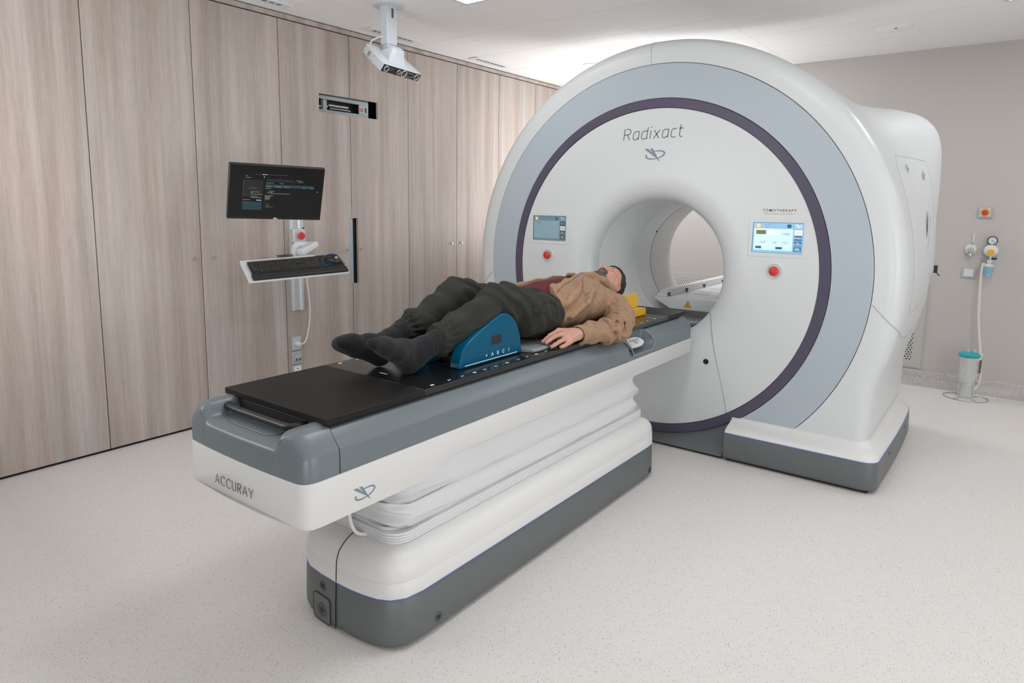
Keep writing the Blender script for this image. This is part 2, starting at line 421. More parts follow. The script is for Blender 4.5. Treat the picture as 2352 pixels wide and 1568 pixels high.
# outer shell: ring in front, boxy housing behind, foot below
def pnorm(c, s, a, b, p): return ((abs(c)/a)**p+(abs(s)/b)**p)**(-1/p)
def smax(a, b, k=.04):
    h = max(k-abs(a-b), 0)/k; return max(a, b)+h*h*k*.25
def rho(th, x):
    c, s = math.cos(th), math.sin(th)                # c along y, s along z
    r0 = interp(x, [2.5, 2.6, 2.9, 3.9], [1.415, 1.4155, 1.418, 1.41])
    if s < 0:
        r = smax(r0, pnorm(c, s, 1.305, ZC+.02, 16))
        return r
    q = interp(x, [2.70, 2.85, 3.0, 3.15, 3.3, 3.45, 3.6], [0, .05, .18, .42, .70, .92, 1])
    top = pnorm(c, s, 1.412, 1.045, 9)
    rb = smax(r0, top, .05)
    return r0+(rb-r0)*q
zcut = .236
prof = [(None, XF+.014, 1.267), (None, XF+.002, 1.267), (None, XF-.0005, 1.269), (-.085, XF-.0005, 0), (-.06, XF+.003, 0), (-.038, XF+.012, 0), (-.02, XF+.028, 0), (-.008, XF+.05, 0), (-.002, XF+.075, 0), (0, 2.60, 0)]
prof += [(0, x, 0) for x in (2.66, 2.72, 2.78, 2.85, 2.92, 3.0, 3.1, 3.2, 3.3, 3.45, 3.6, 3.72)]
prof += [(-.004, 3.78, 0), (-.016, 3.83, 0), (-.04, 3.875, 0), (-.08, 3.91, 0), (-.14, 3.935, 0), (-.3, 3.955, 0), (None, 3.965, .60)]
N = 260; rings = []
ths = [2*PI*i/N+PI/2 for i in range(N)]
for off, x, rf in prof:
    ring = []
    for th in ths:
        r = rf if off is None else rho(th, x)+off
        y, z = r*math.cos(th), ZC+r*math.sin(th)
        if z < zcut:
            z = zcut
        if off is not None and x < 2.6 and z > .3 and z < ZC: pass
        ring.append((x, y, z))
    rings.append(ring)
MB().loft(rings, True, False, False).build('outer_shell', M['white'], gan, smooth=50)
# shell joint at the top and side seams
ja = [(1.27, XF-.001), (1.33, XF-.001), (1.355, XF+.002), (1.377, XF+.011), (1.395, XF+.027), (1.407, XF+.049), (1.413, XF+.075), (1.4165, 2.62), (1.418, 2.7), (1.42, 3.0)]
a = math.radians(-2.2)
def shellpt(r, x, th, up=.0004): return V((x, (r+up)*math.cos(th), ZC+(r+up)*math.sin(th)))
MB().tube([shellpt(r, x, PI/2+a) for r, x in ja], .0016, 6).build('shell_joint', M['lgrey'], gan)
for s in (1, -1):
    pts = [(1.272, XF-.001, -4.5), (1.30, XF-.001, -5.5), (1.33, XF-.0005, -6.6)]
    P = []
    for r, x, dg in pts:
        th = math.radians(dg); th = th if s < 0 else PI-th
        P.append((x, r*math.cos(th), ZC+r*math.sin(th)))
    for off, x, dg in ((-.06, XF+.003, -7.5), (-.038, XF+.012, -8.2), (-.02, XF+.028, -8.8), (-.008, XF+.05, -9.3), (0, XF+.08, -9.8), (0, 2.66, -11), (0, 2.8, -12.4), (0, 3.0, -13.7), (0, 3.25, -14.1), (0, 3.7, -13.2)):
        th = math.radians(dg); th = th if s > 0 else PI-th
        r = rho(th, x)+off
        P.append((x, r*math.cos(th), ZC+r*math.sin(th)))
    P = [V((p[0], -abs(p[1]) if s < 0 else abs(p[1]), p[2])) for p in P]
    MB().tube(spline(P, 3), .0028, 6).build('cover_seam', M['lgrey'], gan)
# raised rib on the upper shell
p = [shellpt(rho(math.radians(t), 2.72), 2.72, math.radians(t), .006) for t in range(42, 63, 2)]
rr = MB()
rings = []
for t in np.linspace(46.5, 62, 14):
    th = math.radians(t); r = rho(th, 2.78); e = .012*min(1, (t-46.5)/1.5+.1, (62-t)/3+.05)
    rings.append([(2.70, (r-.02)*math.cos(th), ZC+(r-.02)*math.sin(th)), (2.70, (r+e)*math.cos(th), ZC+(r+e)*math.sin(th)), (2.86, (r+e)*math.cos(th), ZC+(r+e)*math.sin(th)), (2.86, (r-.02)*math.cos(th), ZC+(r-.02)*math.sin(th))])
rr.loft(rings).build('top_vent_cover', M['white'], gan, smooth=30, bevel=.003)
# side doors (right visible, left mirrored): slightly proud panel following the housing
def sidep(x, z, s, up=.0):
    th = math.atan2(z-ZC, math.sqrt(max(.01, rho(0, x)**2-(z-ZC)**2)) )
    for _ in range(25):
        r = rho(th, x); zz = ZC+r*math.sin(th); th += (z-zz)/r*.8
    r = rho(th, x)+up
    return V((x, s*r*math.cos(th), ZC+r*math.sin(th)))
for s in (-1, 1):
    # outline in (x,z) : curved front edge follows the ring
    x0 = lambda z: interp(z, [.93, 1.0, 1.2, 1.45, 1.6, 1.70, 1.78], [2.78, 2.765, 2.74, 2.76, 2.80, 2.84, 2.92])
    zt = lambda x: interp(x, [2.8, 3.1, 3.5, 3.72], [1.79, 1.785, 1.76, 1.72])
    zbm = lambda x: interp(x, [2.8, 3.2, 3.72], [.93, .925, .985])
    nu, nv = 18, 30; g0 = []; g1 = []
    for j in range(nv+1):
        v = j/nv; z_ = .93+(1.775-.93)*v; xa = x0(z_); xb = interp(z_, [.95, 1.2, 1.45, 1.72, 1.78], [3.66, 3.63, 3.52, 3.34, 3.28])
        row = [];
        for i in range(nu+1):
            u = i/nu; x = xa+(xb-xa)*u
            z = zbm(x)+(zt(x)-zbm(x))*v
            e = min(1, min(u, 1-u)*12, min(v, 1-v)*18)
            row.append(sidep(x, z, s, .0015+.0045*e if e < 1 else .006))
        g0.append(row)
    dm = MB().loft(g0, False, False, False)
    door = dm.build('side_door', M['white'], gan, smooth=60)
    edge = [g0[0][i] for i in range(nu+1)]+[g0[j][nu] for j in range(nv+1)]+[g0[nv][i] for i in range(nu, -1, -1)]+[g0[j][0] for j in range(nv, -1, -1)]
    MB().tube([V((p.x, p.y-s*.003, p.z)) for p in edge], .0042, 6).build('door_seam', M['lgrey'], door)
    for lx, lz in ((3.01, 1.715), (3.235, 1.69)):
        c = sidep(lx, lz, s, .006); c2 = sidep(lx, lz+.02, s, .006); nn = V((0, s, .25)).normalized()
        MB().lathe([(0, .001), (.014, .001), (.015, .003), (.026, .0025), (.028, -.004)], c, nn, 24).build('door_lock', M['lgrey'], door)
        MB().lathe([(0, .004), (.009, .004), (.0095, .001)], c, nn, 16).build('lock_core', M['dgrey'], door)
    # recessed grip
    c = sidep(3.26, 1.31, s, .004)
    mbg = MB(); mbg.prism(rrect(.055, .34, .02), .006, c+V((0, -s*.0, 0)), (-s, 0, 0), (0, 0, 1)); mbg.build('door_grip', M['white'], door, bevel=.0015)
    mbg = MB(); mbg.prism(rrect(.018, .27, .006), .0012, c+V((.008, s*.0062, 0)), (-s, 0, 0), (0, 0, 1)); mbg.build('grip_slot', M['lgrey'], door)
# small black latch at the rear edge
c = sidep(3.80, 1.10, -1, .0); MB().box(c+V((.02, -.006, 0)), (.03, .02, .05)).tube([c+V((.02, -.012, -.02)), c+V((.03, -.02, -.035)), c+V((.04, -.03, -.045))], .004, 6).build('rear_latch', M['blackp'], gan, bevel=.002)

# feet: white flare over grey skirt, right and left
def foot(s):
    def ring(z, xf, ys, xr=3.74, yi=.582, rc=.075):
        o = [(xf, yi)]
        o += [(xf, yy) for yy in (.8, 1.0, 1.15)]
        cx, cy = xf+rc, ys-rc
        o += [(cx-rc*math.cos(math.radians(a)), cy+rc*math.sin(math.radians(a))) for a in range(0, 91, 10)]
        o += [(x, ys+.012*math.sin(PI*(x-2.5)/1.3)) for x in (2.6, 2.8, 3.0, 3.2, 3.4, 3.6)]
        o += [(xr-.05, ys-.005), (xr, ys-.05), (xr, yi)]
        return [(x, s*y, z) for x, y in o]
    top = [(zcut+.002, XF-.001, 1.307), (.226, XF-.012, 1.314), (.214, XF-.04, 1.328), (.202, XF-.08, 1.348), (.192, XF-.108, 1.366), (.182, XF-.122, 1.372), (.170, XF-.126, 1.375)]
    MB().loft([ring(*t) for t in top]).build('foot_cover', M['ivory'], gan, smooth=60)
    MB().loft([ring(z, x, y) for z, x, y in ((.1715, XF-.128, 1.377), (.1675, XF-.1285, 1.378))]).build('blue_trim', M['bluerim'], gan)
    low = [(.167, XF-.128, 1.377), (.160, XF-.131, 1.379), (.04, XF-.138, 1.383), (.022, XF-.134, 1.380), (.014, XF-.118, 1.37)]
    MB().loft([ring(*t) for t in low]).build('foot_skirt', M['skirt'], gan, smooth=60)
    MB().loft([[(XF-.10, s*.60, z), (XF-.10, s*1.34, z), (3.7, s*1.34, z), (3.7, s*.6, z)] for z in (0, .02)]).build('shadow_gap', M['black_gap'], gan)  # near-black block, shade of the gap under the foot put into its colour
    for px in (2.75, 3.35):
        MB().lathe([(0, .002), (.012, .002), (.013, 0)], (px, s*1.392, .13), (0, s, 0), 18).build('skirt_screw', M['skirt'], gan)
for s in (-1, 1): foot(s)
# centre skirt under the violet ring
rings = []
for i in range(41):
    y = -.572+1.144*i/40
    zt_ = ZC-math.sqrt(1.0585**2-y*y); zt_ = max(zt_, .03)
    row = []
    for t in (0, .12, .3, .5, .7, .85, .95, 1.0):
        z = zt_*(1-t)+.016*t; x = XF+.004-.128*(t**.62 if t > 0 else 0)
        row.append((x, y, z))
    row.append((XF-.11, y, .012)); row.append((XF+.1, y, .012))
    rings.append(row)
MB().loft(rings, False, False, False).build('centre_skirt', M['skirt'], gan, smooth=60)
MB().bb(XF-.10, 3.6, -.56, .56, 0, .014).build('shadow_gap', M['black_gap'], gan)  # near-black like the feet, for the shadow line under the centre skirt

# touch screens, emergency stops, plates
def qd(mb, x, y0, y1, z0, z1, mi): mb.add([(x, y0, z0), (x, y1, z0), (x, y1, z1), (x, y0, z1)], [(0, 1, 2, 3)], mi)
def scr_mats(dim, tintb):
    e = lambda n, c, st=.5: mat(n, c, .3, emit=c, estr=st*dim)
    return [e('ui_frame', s2l(*(125, 165, 190)) if not tintb else s2l(96, 120, 132)), e('ui_bg', s2l(182, 208, 220) if not tintb else s2l(120, 145, 155)),
            e('ui_dark', s2l(55, 105, 135) if not tintb else s2l(60, 75, 88)), e('ui_light', s2l(222, 234, 240) if not tintb else s2l(180, 195, 192)), e('ui_olive', s2l(96, 96, 44)),
            e('ui_orange', s2l(232, 190, 120)), e('ui_navy', s2l(16, 82, 110) if not tintb else s2l(62, 80, 95)), e('ui_ink', s2l(70, 95, 110))]
def screen(yl, yr, zb, zt, dimmed, bz, wb):
    """yl is image-left (larger y)"""
    cy, cz = (yl+yr)/2, (zb+zt)/2; w, h = yl-yr, zt-zb
    sc = MB(); o = rrect(w+.05, h+.05, .012)
    sc.prism(o, .004, (XF+.0015, cy, cz), (0, -1, 0), (0, 0, 1))
    fr = sc.build('touch_screen', M['white'], gan, bevel=.0015)
    mm = scr_mats(.75 if dimmed else 1.25, dimmed)
    d = MB(); x = XF-.0032
    Y = lambda u: yl-u*w
    Z = lambda v: zt-v*h
    qd(d, x+.0004, yl+.004, yr-.001, zb-.002, zt+.003, 2)
    qd(d, x, Y(0), Y(1), Z(1), Z(0), 0)
    x -= .0002; qd(d, x, Y(.02), Y(.80), Z(.92), Z(.19), 1)
    x -= .0002
    def R(u0, v0, u1, v1, m): qd(d, x, Y(u0), Y(u1), Z(v1), Z(v0), m)
    cols = (3, 2, 2, 2) if not dimmed else (2, 3, 2, 2)
    for i, c in enumerate(cols): R(.83, .22+i*.185, .98, .385+i*.185, c)
    R(.06, .04, .14, .155, 5); R(.68, .04, .76, .155, 6)
    if not dimmed:
        R(.06, .25, .26, .385, 4); R(.31, .26, .52, .40, 3); R(.06, .79, .18, .87, 6); R(.47, .80, .60, .875, 6)
    dm = d.build('screen_display', mm, fr, smooth=0, fix=False)
    T = lambda s, u, v, sz, m: text('screen_text', s, sz, (x-.0004, Y(u), Z(v)), (0, -1, 0), (0, 0, 1), m, fr, .0001)
    if not dimmed:
        T('+154.0', .66, .36, .016, mm[7]); T('+2.9', .20, .655, .016, mm[7]); T('-2.5', .44, .655, .016, mm[7]); T('+12.1', .66, .655, .016, mm[7]); T('+1.1', .45, .35, .013, mm[7])
        T('Start', .905, .30, .014, mm[2]); T('Patient', .905, .485, .014, mm[3]); T('Set', .905, .645, .012, mm[3]); T('Position', .905, .70, .012, mm[3]); T('Stop', .905, .83, .012, mm[3]); T('Move', .905, .885, .012, mm[3])
        lg = MB()
        for (a0, b0), (a1, b1) in (((.25, .05), (.25, .11)), ((.25, .11), (.31, .15)), ((.25, .05), (.35, .05))):
            strokes(lg, [[(a0*w, -b0*h), (a1*w, -b1*h)]], .0015, (x-.0002, yl, zt), (0, -1, 0), (0, 0, 1), .0002)
        lg.build('screen_icon', mm[7], fr)
    else:
        T('Patient', .16, .28, .012, mm[7]); T('Start', .905, .30, .012, mm[3]); T('Patient', .905, .485, .012, mm[7]); T('Set', .905, .645, .011, mm[3]); T('Position', .905, .69, .011, mm[3]); T('Stop', .905, .83, .011, mm[3]); T('Move', .905, .88, .011, mm[3])
    emblem(.036, (x-.0004, Y(.905), Z(.10)), (0, -1, 0), (0, 0, 1), mm[3], fr, .0002)
    return fr
def emblem(w, o, ex, ey, m, parent, h=.0016):
    """two wedges crossing an open orbit, as on the machine"""
    mb = MB(); k = w
    mb_lines = []
    o2 = V(o)
    ringp = [(.0+.46*math.cos(math.radians(a)), -.02+.17*math.sin(math.radians(a))) for a in range(-205, 96, 10)]
    rot = math.radians(9)
    ringp = [(x*math.cos(rot)-y*math.sin(rot), x*math.sin(rot)+y*math.cos(rot)) for x, y in ringp]
    wd_ = [k*(.03+.035*abs(math.sin(math.radians((i*10)+60)))) for i in range(len(ringp))]
    strokes(mb, [([(x*k, y*k) for x, y in ringp], wd_)], 0, o2, ex, ey, h)
    exv, eyv = V(ex), V(ey)
    for poly in ([(-.54, .27), (-.36, .27), (.09, -.14), (.02, -.12)], [(-.27, .27), (-.13, .27), (.10, -.12), (.24, -.30), (.19, -.29), (.03, -.10)]):
        mb.prism([(x*k, y*k) for x, y in poly], h*1.2, o2, ex, ey)
    return mb.build('emblem', m, parent, smooth=0)
screen(-.634, -.904, 1.239, 1.407, False, 0, 0)
screen(.904, .634, 1.246, 1.414, True, 0, 0)
for y, z in ((-.765, 1.135), (.778, 1.141)):
    o = MB().lathe([(.048, -.001), (.047, .004), (.042, .006), (.037, .004), (.035, -.002), (0, -.002)], (XF, y, z), (-1, 0, 0), 40).build('emergency_button', M['white'], gan)
    MB().lathe([(0, .030), (.012, .0295), (.021, .027), (.0265, .021), (.027, .014), (.020, .012), (.018, -.002)], (XF, y, z), (-1, 0, 0), 32).build('red_button', M['red'], o)
plt = MB().prism(rrect(.178, .05, .003), .002, (XF+.0008, -.765, 1.468), (0, -1, 0), (0, 0, 1)).build('name_plate', M['ivory'], gan)
text('plate_text', 'TOMOTHERAPY', .0205, (XF-.0014, -.768, 1.477), (0, -1, 0), (0, 0, 1), M['inkb'], plt, .0003, 0, 1.32, bold=.0004)
text('plate_text', 'PRECISION DELIVERY', .0145, (XF-.0014, -.768, 1.458), (0, -1, 0), (0, 0, 1), M['ink'], plt, .0003, 0, 1.22, bold=-.0001)
# raised monoline lettering
sh = .17
def letters(specs, size, gap, o, ex, ey, w, m, name, parent, shear=0., h=.004):
    mb = MB(); x = 0
    for adv, lines in specs:
        for ln in lines:
            strokes(mb, [[((px+shear*py)*size+x, py*size) for px, py in ln]], w, o, ex, ey, h)
        x += (adv+gap)*size
    return mb.build(name, m, parent, smooth=0)
Aa = (.50, [arc(.24, .30, .20, .28, 60, 120, 6)[::-1] and [(.46, .58), (.22, .58)]+arc(.22, .40, .19, .18, 90, 180, 6)+arc(.2, .17, .17, .17, 180, 270, 6)+[(.24, .0), (.46, .12)], [(.46, .58), (.46, .0)]])
Dd = (.50, [[(.46, .58), (.22, .58)]+arc(.22, .40, .19, .18, 90, 180, 6)+arc(.2, .17, .17, .17, 180, 270, 6)+[(.24, .0), (.46, .08)], [(.46, .84), (.46, .0)]])
RAD = [(.56, [[(0, 0), (0, .8), (.3, .8)]+arc(.3, .6, .2, .2, 90, -90, 10)+[(0, .4)], [(.26, .4), (.48, 0)]]),
       Aa, Dd, (.14, [[(.06, .58), (.06, 0)], [(.06, .86), (.06, .77)]]), (.48, [[(.02, .58), (.44, 0)], [(.44, .58), (.02, 0)]]), Aa,
       (.42, [[(.40, .58), (.22, .58)]+arc(.22, .40, .19, .18, 90, 180, 6)+arc(.2, .17, .17, .17, 180, 270, 6)+[(.24, .0), (.40, 0)]]),
       (.34, [[(.08, .82), (.08, .17)]+arc(.25, .17, .17, .17, 180, 270, 6)+[(.30, 0)], [(.0, .58), (.32, .58)]])]
letters(RAD, .086, .165, (XF+.001, .218, 1.906), (0, -1, .02), (0, 0, 1), .0072, M['ink'], 'raised_lettering', gan, .13, .0025)
emblem(.135, (XF+.0006, -.004, 1.812), (0, -1, 0), (0, 0, 1), M['logo'], gan, .003)
# white support bench seen through the bore
bn = thing('rear_bench', (4.2, 0, 0), 'white bench with side rail and yellow warning triangle standing behind the bore', 'bench')
sec = [(-.285, .812), (-.285, .826), (.285, .826), (.285, .812), (.15, .742), (-.15, .742)]
MB().loft([[(3.2, y, z) for y, z in sec], [(4.95, y, z) for y, z in sec]]).build('bench_top', M['white'], bn, smooth=0, bevel=.004)
MB().bb(4.05, 4.75, -.13, .13, .0, .742).build('pedestal', M['white'], bn, bevel=.02)
rl = MB().loft([[(x, .175, .826), (x, .20, .872-(.03 if x < 3.25 else 0)), (x, .255, .872-(.03 if x < 3.25 else 0)), (x, .26, .826)] for x in (3.2, 3.26, 4.6)]).build('side_rail', M['ivory'], bn, smooth=0, bevel=.006)
for x in (3.24, 3.58, 3.95, 4.4):
    MB().box((x, .178, .84), (.016, .016, .026)).cyl((x, .165, .85), (x, .178, .85), .007, n=12).build('rail_clamp', M['dgrey'], bn, bevel=.002)
for x, y, l in ((3.5, .03, .12), (3.65, .06, .1), (3.9, .05, .12), (3.4, -.16, .09), (3.6, -.17, .09)):
    MB().bb(x, x+.03, y-l/2, y+l/2, .826, .8268).build('position_mark', M['lgrey'], bn)
tri = MB().prism([(-.027, -.02), (.027, -.02), (0, .028)], .001, (3.199, .012, .783), (0, -1, 0), (0, 0, 1)).build('warning_sign', M['yellowp'], bn)
mbt = MB(); strokes(mbt, [[(-.026, -.0195), (.026, -.0195), (0, .027), (-.026, -.0195)], [(0, .012), (-.005, -.002), (.004, -.003), (0, -.014)]], .0035, (3.1978, .012, .783), (0, -1, 0), (0, 0, 1), .0006)
mbt.build('warning_symbol', M['blackp'], tri)
# ------------------------------------------------------------------ treatment couch
cou = thing('treatment_couch', (.9, -.05, 0), 'long white and grey treatment couch with black tabletop and bellows, leading into the bore', 'treatment couch')
def inset(o, d):
    n = len(o); out = []
    for i in range(n):
        p, a, b = V((*o[i], 0)), V((*o[i-1], 0)), V((*o[(i+1) % n], 0))
        t = ((b-p).normalized()+(p-a).normalized()).normalized(); q = V((-t.y, t.x, 0))
        out.append((p.x+q.x*d, p.y+q.y*d))
    return out
YB = .205
base_o = [(-.110, -.075), (-.1085, -.15), (-.101, -.215), (-.088, -.272), (-.066, -.313), (-.022, -.345), (.05, -.356), (.25, -.356), (.6, -.356), (1.0, -.356), (1.4, -.356), (1.80, -.356), (1.875, -.352), (1.915, -.335), (1.937, -.30), (1.94, -.24), (1.94, .09), (1.93, .16), (1.90, .19), (1.84, YB), (1.4, YB), (1.0, YB), (.6, YB), (.25, YB), (.10, .203), (.03, .195), (-.03, .172), (-.075, .130), (-.098, .075), (-.107, .0)]
def brings(specs): return [[(x, y, z) for x, y in inset(base_o, d)] for z, d in specs]
MB().loft(brings([(0, .03), (.012, .03)])).build('shadow_gap', M['black_gap'], cou)  # shade of the gap below the couch base, painted near-black
MB().loft(brings([(.012, .012), (.022, .002), (.05, 0), (.182, .004), (.184, .006)])).build('base_skirt', M['skirt'], cou, smooth=50)
MB().loft(brings([(.184, .0025), (.188, .0025)])).build('blue_trim', M['bluerim'], cou)
MB().loft(brings([(.188, .003), (.2435, .006), (.2445, .0075), (.2455, .006), (.27, .009), (.295, .018), (.312, .033), (.324, .052), (.331, .072), (.334, .10)])).build('base_cover', M['ivory'], cou, smooth=60)
# front seam, locks, service plate
MB().tube([(-.113, -.085, .015), (-.1115, -.085, .10), (-.1065, -.085, .186)], .0022, 6).tube(spline([(-.1072, -.085, .19), (-.1042, -.085, .245), (-.1012, -.085, .27), (-.0922, -.085, .295), (-.0772, -.085, .312), (-.0582, -.083, .324), (-.0382, -.08, .331), (-.012, -.074, .3345)], 5), .0018, 6).build('front_seam', M['black_gap'], cou)
def lock(p, n, r, par_):
    o = MB().lathe([(r*1.25, -.001), (r*1.2, .002), (r*1.05, .003), (r*.85, -.0005), (0, -.001)], p, n, 28).build('lock_collar', M['dgrey'], par_)
    MB().lathe([(0, .004), (r*.42, .004), (r*.5, .0025), (r*.55, 0)], p, n, 18).build('lock_core', M['blackp'], o)
sp = MB().prism(rrect(.098, .098, .014), .004, (-.1052, -.004, .060), (-.06, -.998, 0), (0, 0, 1)).build('service_plate', M['skirt'], cou, bevel=.0015)
strokesmb = MB(); strokes(strokesmb, [rrect(.1, .1, .015)+[rrect(.1, .1, .015)[0]]], .0025, (-.1090, -.004, .060), (-.06, -.998, 0), (0, 0, 1), .0008); strokesmb.build('plate_gap', M['black_gap'], sp)
lock((-.1098, -.006, .055), (-1, .06, 0), .021, sp); lock((-.1055, -.008, .145), (-1, .06, 0), .014, cou)
lock((.123, -.356, .052), (0, -1, 0), .014, cou); lock((1.847, -.355, .048), (0, -1, 0), .014, cou)
# bellows
def rr2(x0, x1, y0, y1, r, z, n=10):
    out = []
    for cx, cy, a in ((x1-r, y0+r, 270), (x1-r, y1-r, 0), (x0+r, y1-r, 90), (x0+r, y0+r, 180)):
        for i in range(n+1):
            t = math.radians(a+90*i/n); out.append((cx+r*math.cos(t), cy+r*math.sin(t), z))
    # resample straight sides
    res = []
    for i, p in enumerate(out):
        q = out[(i+1) % len(out)]; L = math.dist(p, q); k = max(1, int(L/.06))
        res += [tuple(p[j]+(q[j]-p[j])*t/k for j in range(3)) for t in range(k)]
    return res
bp = []
pro = [(.334, -.004), (.334, .004), (.3415, .004), (.3425, .001), (.3435, .004), (.351, .004), (.352, .001), (.353, .004), (.3605, .003), (.3615, -.001), (.3625, .003), (.370, .002), (.371, -.012)]
MB().loft([rr2(.0-o, 1.925+o, -.272-o, .16+o, .075, z) for z, o in pro]).build('bellows_frame', M['bellow'], cou, smooth=25)
key = [(.370, -.014), (.384, .004), (.392, .003), (.412, -.014), (.43, -.026), (.452, -.022), (.475, .006), (.483, .006), (.505, -.018), (.535, -.034), (.562, -.026), (.583, .006), (.590, .006), (.603, -.018), (.612, -.03)]
zs = [k_[0] for k_ in key]; os_ = [k_[1] for k_ in key]
rings = []
def sm(z):
    return interp(z, zs, os_)
zz = np.linspace(.370, .612, 62)
prev = [-.010+(sm(z)+.010)*.72 for z in zz]; prev = np.convolve(np.pad(prev, 2, 'edge'), [.1, .2, .4, .2, .1], 'valid')
for z, o in zip(zz, prev):
    rg = rr2(.0-o, 1.915+o, -.268-o, .158+o, .085, z)
    out = []
    for x, y, z0 in rg:
        cr = math.exp(-((x-.05)**2+(y+.24)**2)/.006)
        wv = .0035*math.sin(x*9+z*40)+.002*math.sin(x*23+z*75+1)
        cb = cr*.018*math.sin(z*150+x*40)
        sag = -.006*math.sin(PI*min(1, max(0, x/1.9)))*math.sin((z-.37)/.24*PI)
        out.append((x+cb*.6, y+(.6*wv+.6*cb if y < -.1 else 0), z0+sag))
    rings.append(out)
MB().loft(rings, True, True, True).build('bellows', M['bellow'], cou, smooth=180)
# lower white beam of the couch (bottom steps up at x=.15)
bow = lambda x, y: -.014*(1-(y/.326)**2)*max(0, min(1, (-.30-x)/.06))
def beam(x, hy, zb, zt):
    pts = []
    for y, z in ((-hy, zt), (-hy, zb+.014), (-hy+.004, zb+.005), (-hy+.014, zb), (-.1, zb), (.1, zb), (hy-.014, zb), (hy-.004, zb+.005), (hy, zb+.014), (hy, zt), (.1, zt), (-.1, zt)):
        pts.append((x+bow(x, y), y, z))
    return pts
bx = [(-.395, .282, .562), (-.391, .300, .558), (-.382, .314, .556), (-.366, .3235, .5555), (-.34, .3265, .555), (.142, .3265, .555), (.15, .3265, .557), (.16, .3265, .567), (.205, .3265, .598), (.218, .3265, .6035), (.235, .3265, .605), (2.425, .3265, .607), (2.435, .320, .612)]
MB().loft([beam(x, hy, zb, .700) for x, hy, zb in bx]).build('lower_beam', M['ivory'], cou, smooth=35)
# grey upper body, with the control recess pushed in
def usec(q):
    # q: 0 normal .. 1 recessed on the near side
    s = [(-.322, .700), (-.322, .722), (-.322, .772), (-.320, .777), (-.279, .822), (-.272, .826), (-.245, .827), (.245, .827), (.272, .826), (.279, .822), (.320, .777), (.322, .772), (.322, .722), (.322, .700)]
    t = [(-.322, .700), (-.321, .722), (-.262, .728), (-.250, .737), (-.243, .80), (-.243, .822), (-.240, .827)]
    return [tuple(a_+(b_-a_)*q for a_, b_ in zip(s[i], t[i])) for i in range(7)]+s[7:]
xs = [(-.268, 0), (.4, 0), (1.2, 0), (1.615, 0), (1.622, .06), (1.66, .92), (1.672, 1), (1.87, 1), (1.882, .93), (1.900, .06), (1.906, 0), (2.2, 0), (2.424, 0), (2.432, 0)]
rings = []
for x, q in xs:
    sec_ = usec(q); sc_ = 1 if x < 2.43 else .985
    rings.append([(x+(-.05*(1 if x == 1.615 or x == 1.622 else 0)*max(0, (z-.72)/.1) if y < 0 else 0), y*sc_, .70+(z-.70)*sc_) for y, z in sec_])
MB().loft(rings).build('upper_body', M['cgrey'], cou, smooth=28, bevel=.0035, seg=2)
pad_o = [(-.085, -.027), (-.07, .028), (-.03, .034), (.02, .031), (.06, .018), (.08, .0), (.072, -.016), (.04, -.027), (0, -.031), (-.05, -.031)]
cp = MB().prism([(v.x, v.y) for v in spline([(*p, 0) for p in pad_o+pad_o[:1]], 4)[:-1]], .006, (1.752, -.282, .772), (1, 0, 0), (0, .78, .62)).build('control_pad', M['white'], cou, bevel=.0015)
mbp = MB(); nrm = V((1, 0, 0)).cross(V((0, .78, .62))).normalized()
for cx, cy, w_, h_ in ((-.012, .012, .03, .005), (.022, .012, .03, .005), (-.01, .002, .04, .004), (-.005, -.008, .03, .005), (.03, .001, .02, .004)):
    mbp.prism([(cx-w_/2, cy-h_/2), (cx+w_/2, cy-h_/2), (cx+w_/2, cy+h_/2), (cx-w_/2, cy+h_/2)], .0004, V((1.752, -.282, .772))+nrm*.006, (1, 0, 0), (0, .78, .62))
mbp.build('pad_marking', M['inkb'], cp)
mbp = MB().prism(rrect(.022, .006, .002), .0005, V((1.752, -.282, .772))+nrm*.006+V((-.045, 0, 0))+V((0, .78, .62))*.013, (1, 0, 0), (0, .78, .62)); mbp.build('pad_marking', M['red'], cp)
mf = MB(); mf.tube(spline([(1.57, -.277, .826), (1.60, -.31, .792), (1.622, -.3225, .768), (1.652, -.3225, .735), (1.665, -.3225, .722), (1.76, -.3225, .722), (1.87, -.3225, .722), (1.897, -.3225, .735), (1.902, -.3225, .765), (1.895, -.305, .795), (1.875, -.28, .825)], 5), .0035, 6).build('recess_rim', mat('recess_rim_grey', (.23, .26, .28), .3), cou)
# couch end cap with hand recess
def cap(x, hy, dz, q):
    # q 0..1 depth of recess ; dz drop of the crest
    zc_ = .840-dz; zr = .840-dz-(.050-dz*.35)*q
    s = [(-hy, .700), (-hy, .772-dz*.4), (-hy+.002, .777-dz*.5), (-hy+.043, .826-dz), (-hy+.052, .832-dz), (-hy+.075, zc_), (-.218, zc_), (-.209, zc_-(zc_-zr)*.15), (-.203, zc_-(zc_-zr)*.5), (-.197, zc_-(zc_-zr)*.85), (-.185, zr), (-.15, zr), (0, zr)]
    s = s+[(-y, z) for y, z in s[-2::-1]]
    return [(x+bow(x, y), y, z) for y, z in s]
_c = ([cap(-.2695, .322, 0, 1), cap(-.335, .322, 0, 1), cap(-.360, .320, .001, 1), cap(-.374, .315, .004, 1), cap(-.384, .307, .012, 1), cap(-.3895, .298, .022, 1), cap(-.3925, .288, .036, 1)])
MB().loft(_c+[[(x, y, .70) for x, y, z in _c[-1]]], False, True, False).build('end_cap', M['cgrey'], cou, smooth=50)
MB().loft([[(-.2705, y, z) for y, z in usec(0)], [(-.2675, y, z) for y, z in usec(0)]]).build('end_seam', M['black_gap'], cou, smooth=0).scale = (1, 1, 1)
ob = MB(); ob.prism(rrect(.075, .24, .03), .0035, (-.325, .01, .7895), (1, 0, 0), (0, 1, 0)); ob.build('recess_ridge', M['cgrey'], cou, bevel=.003)
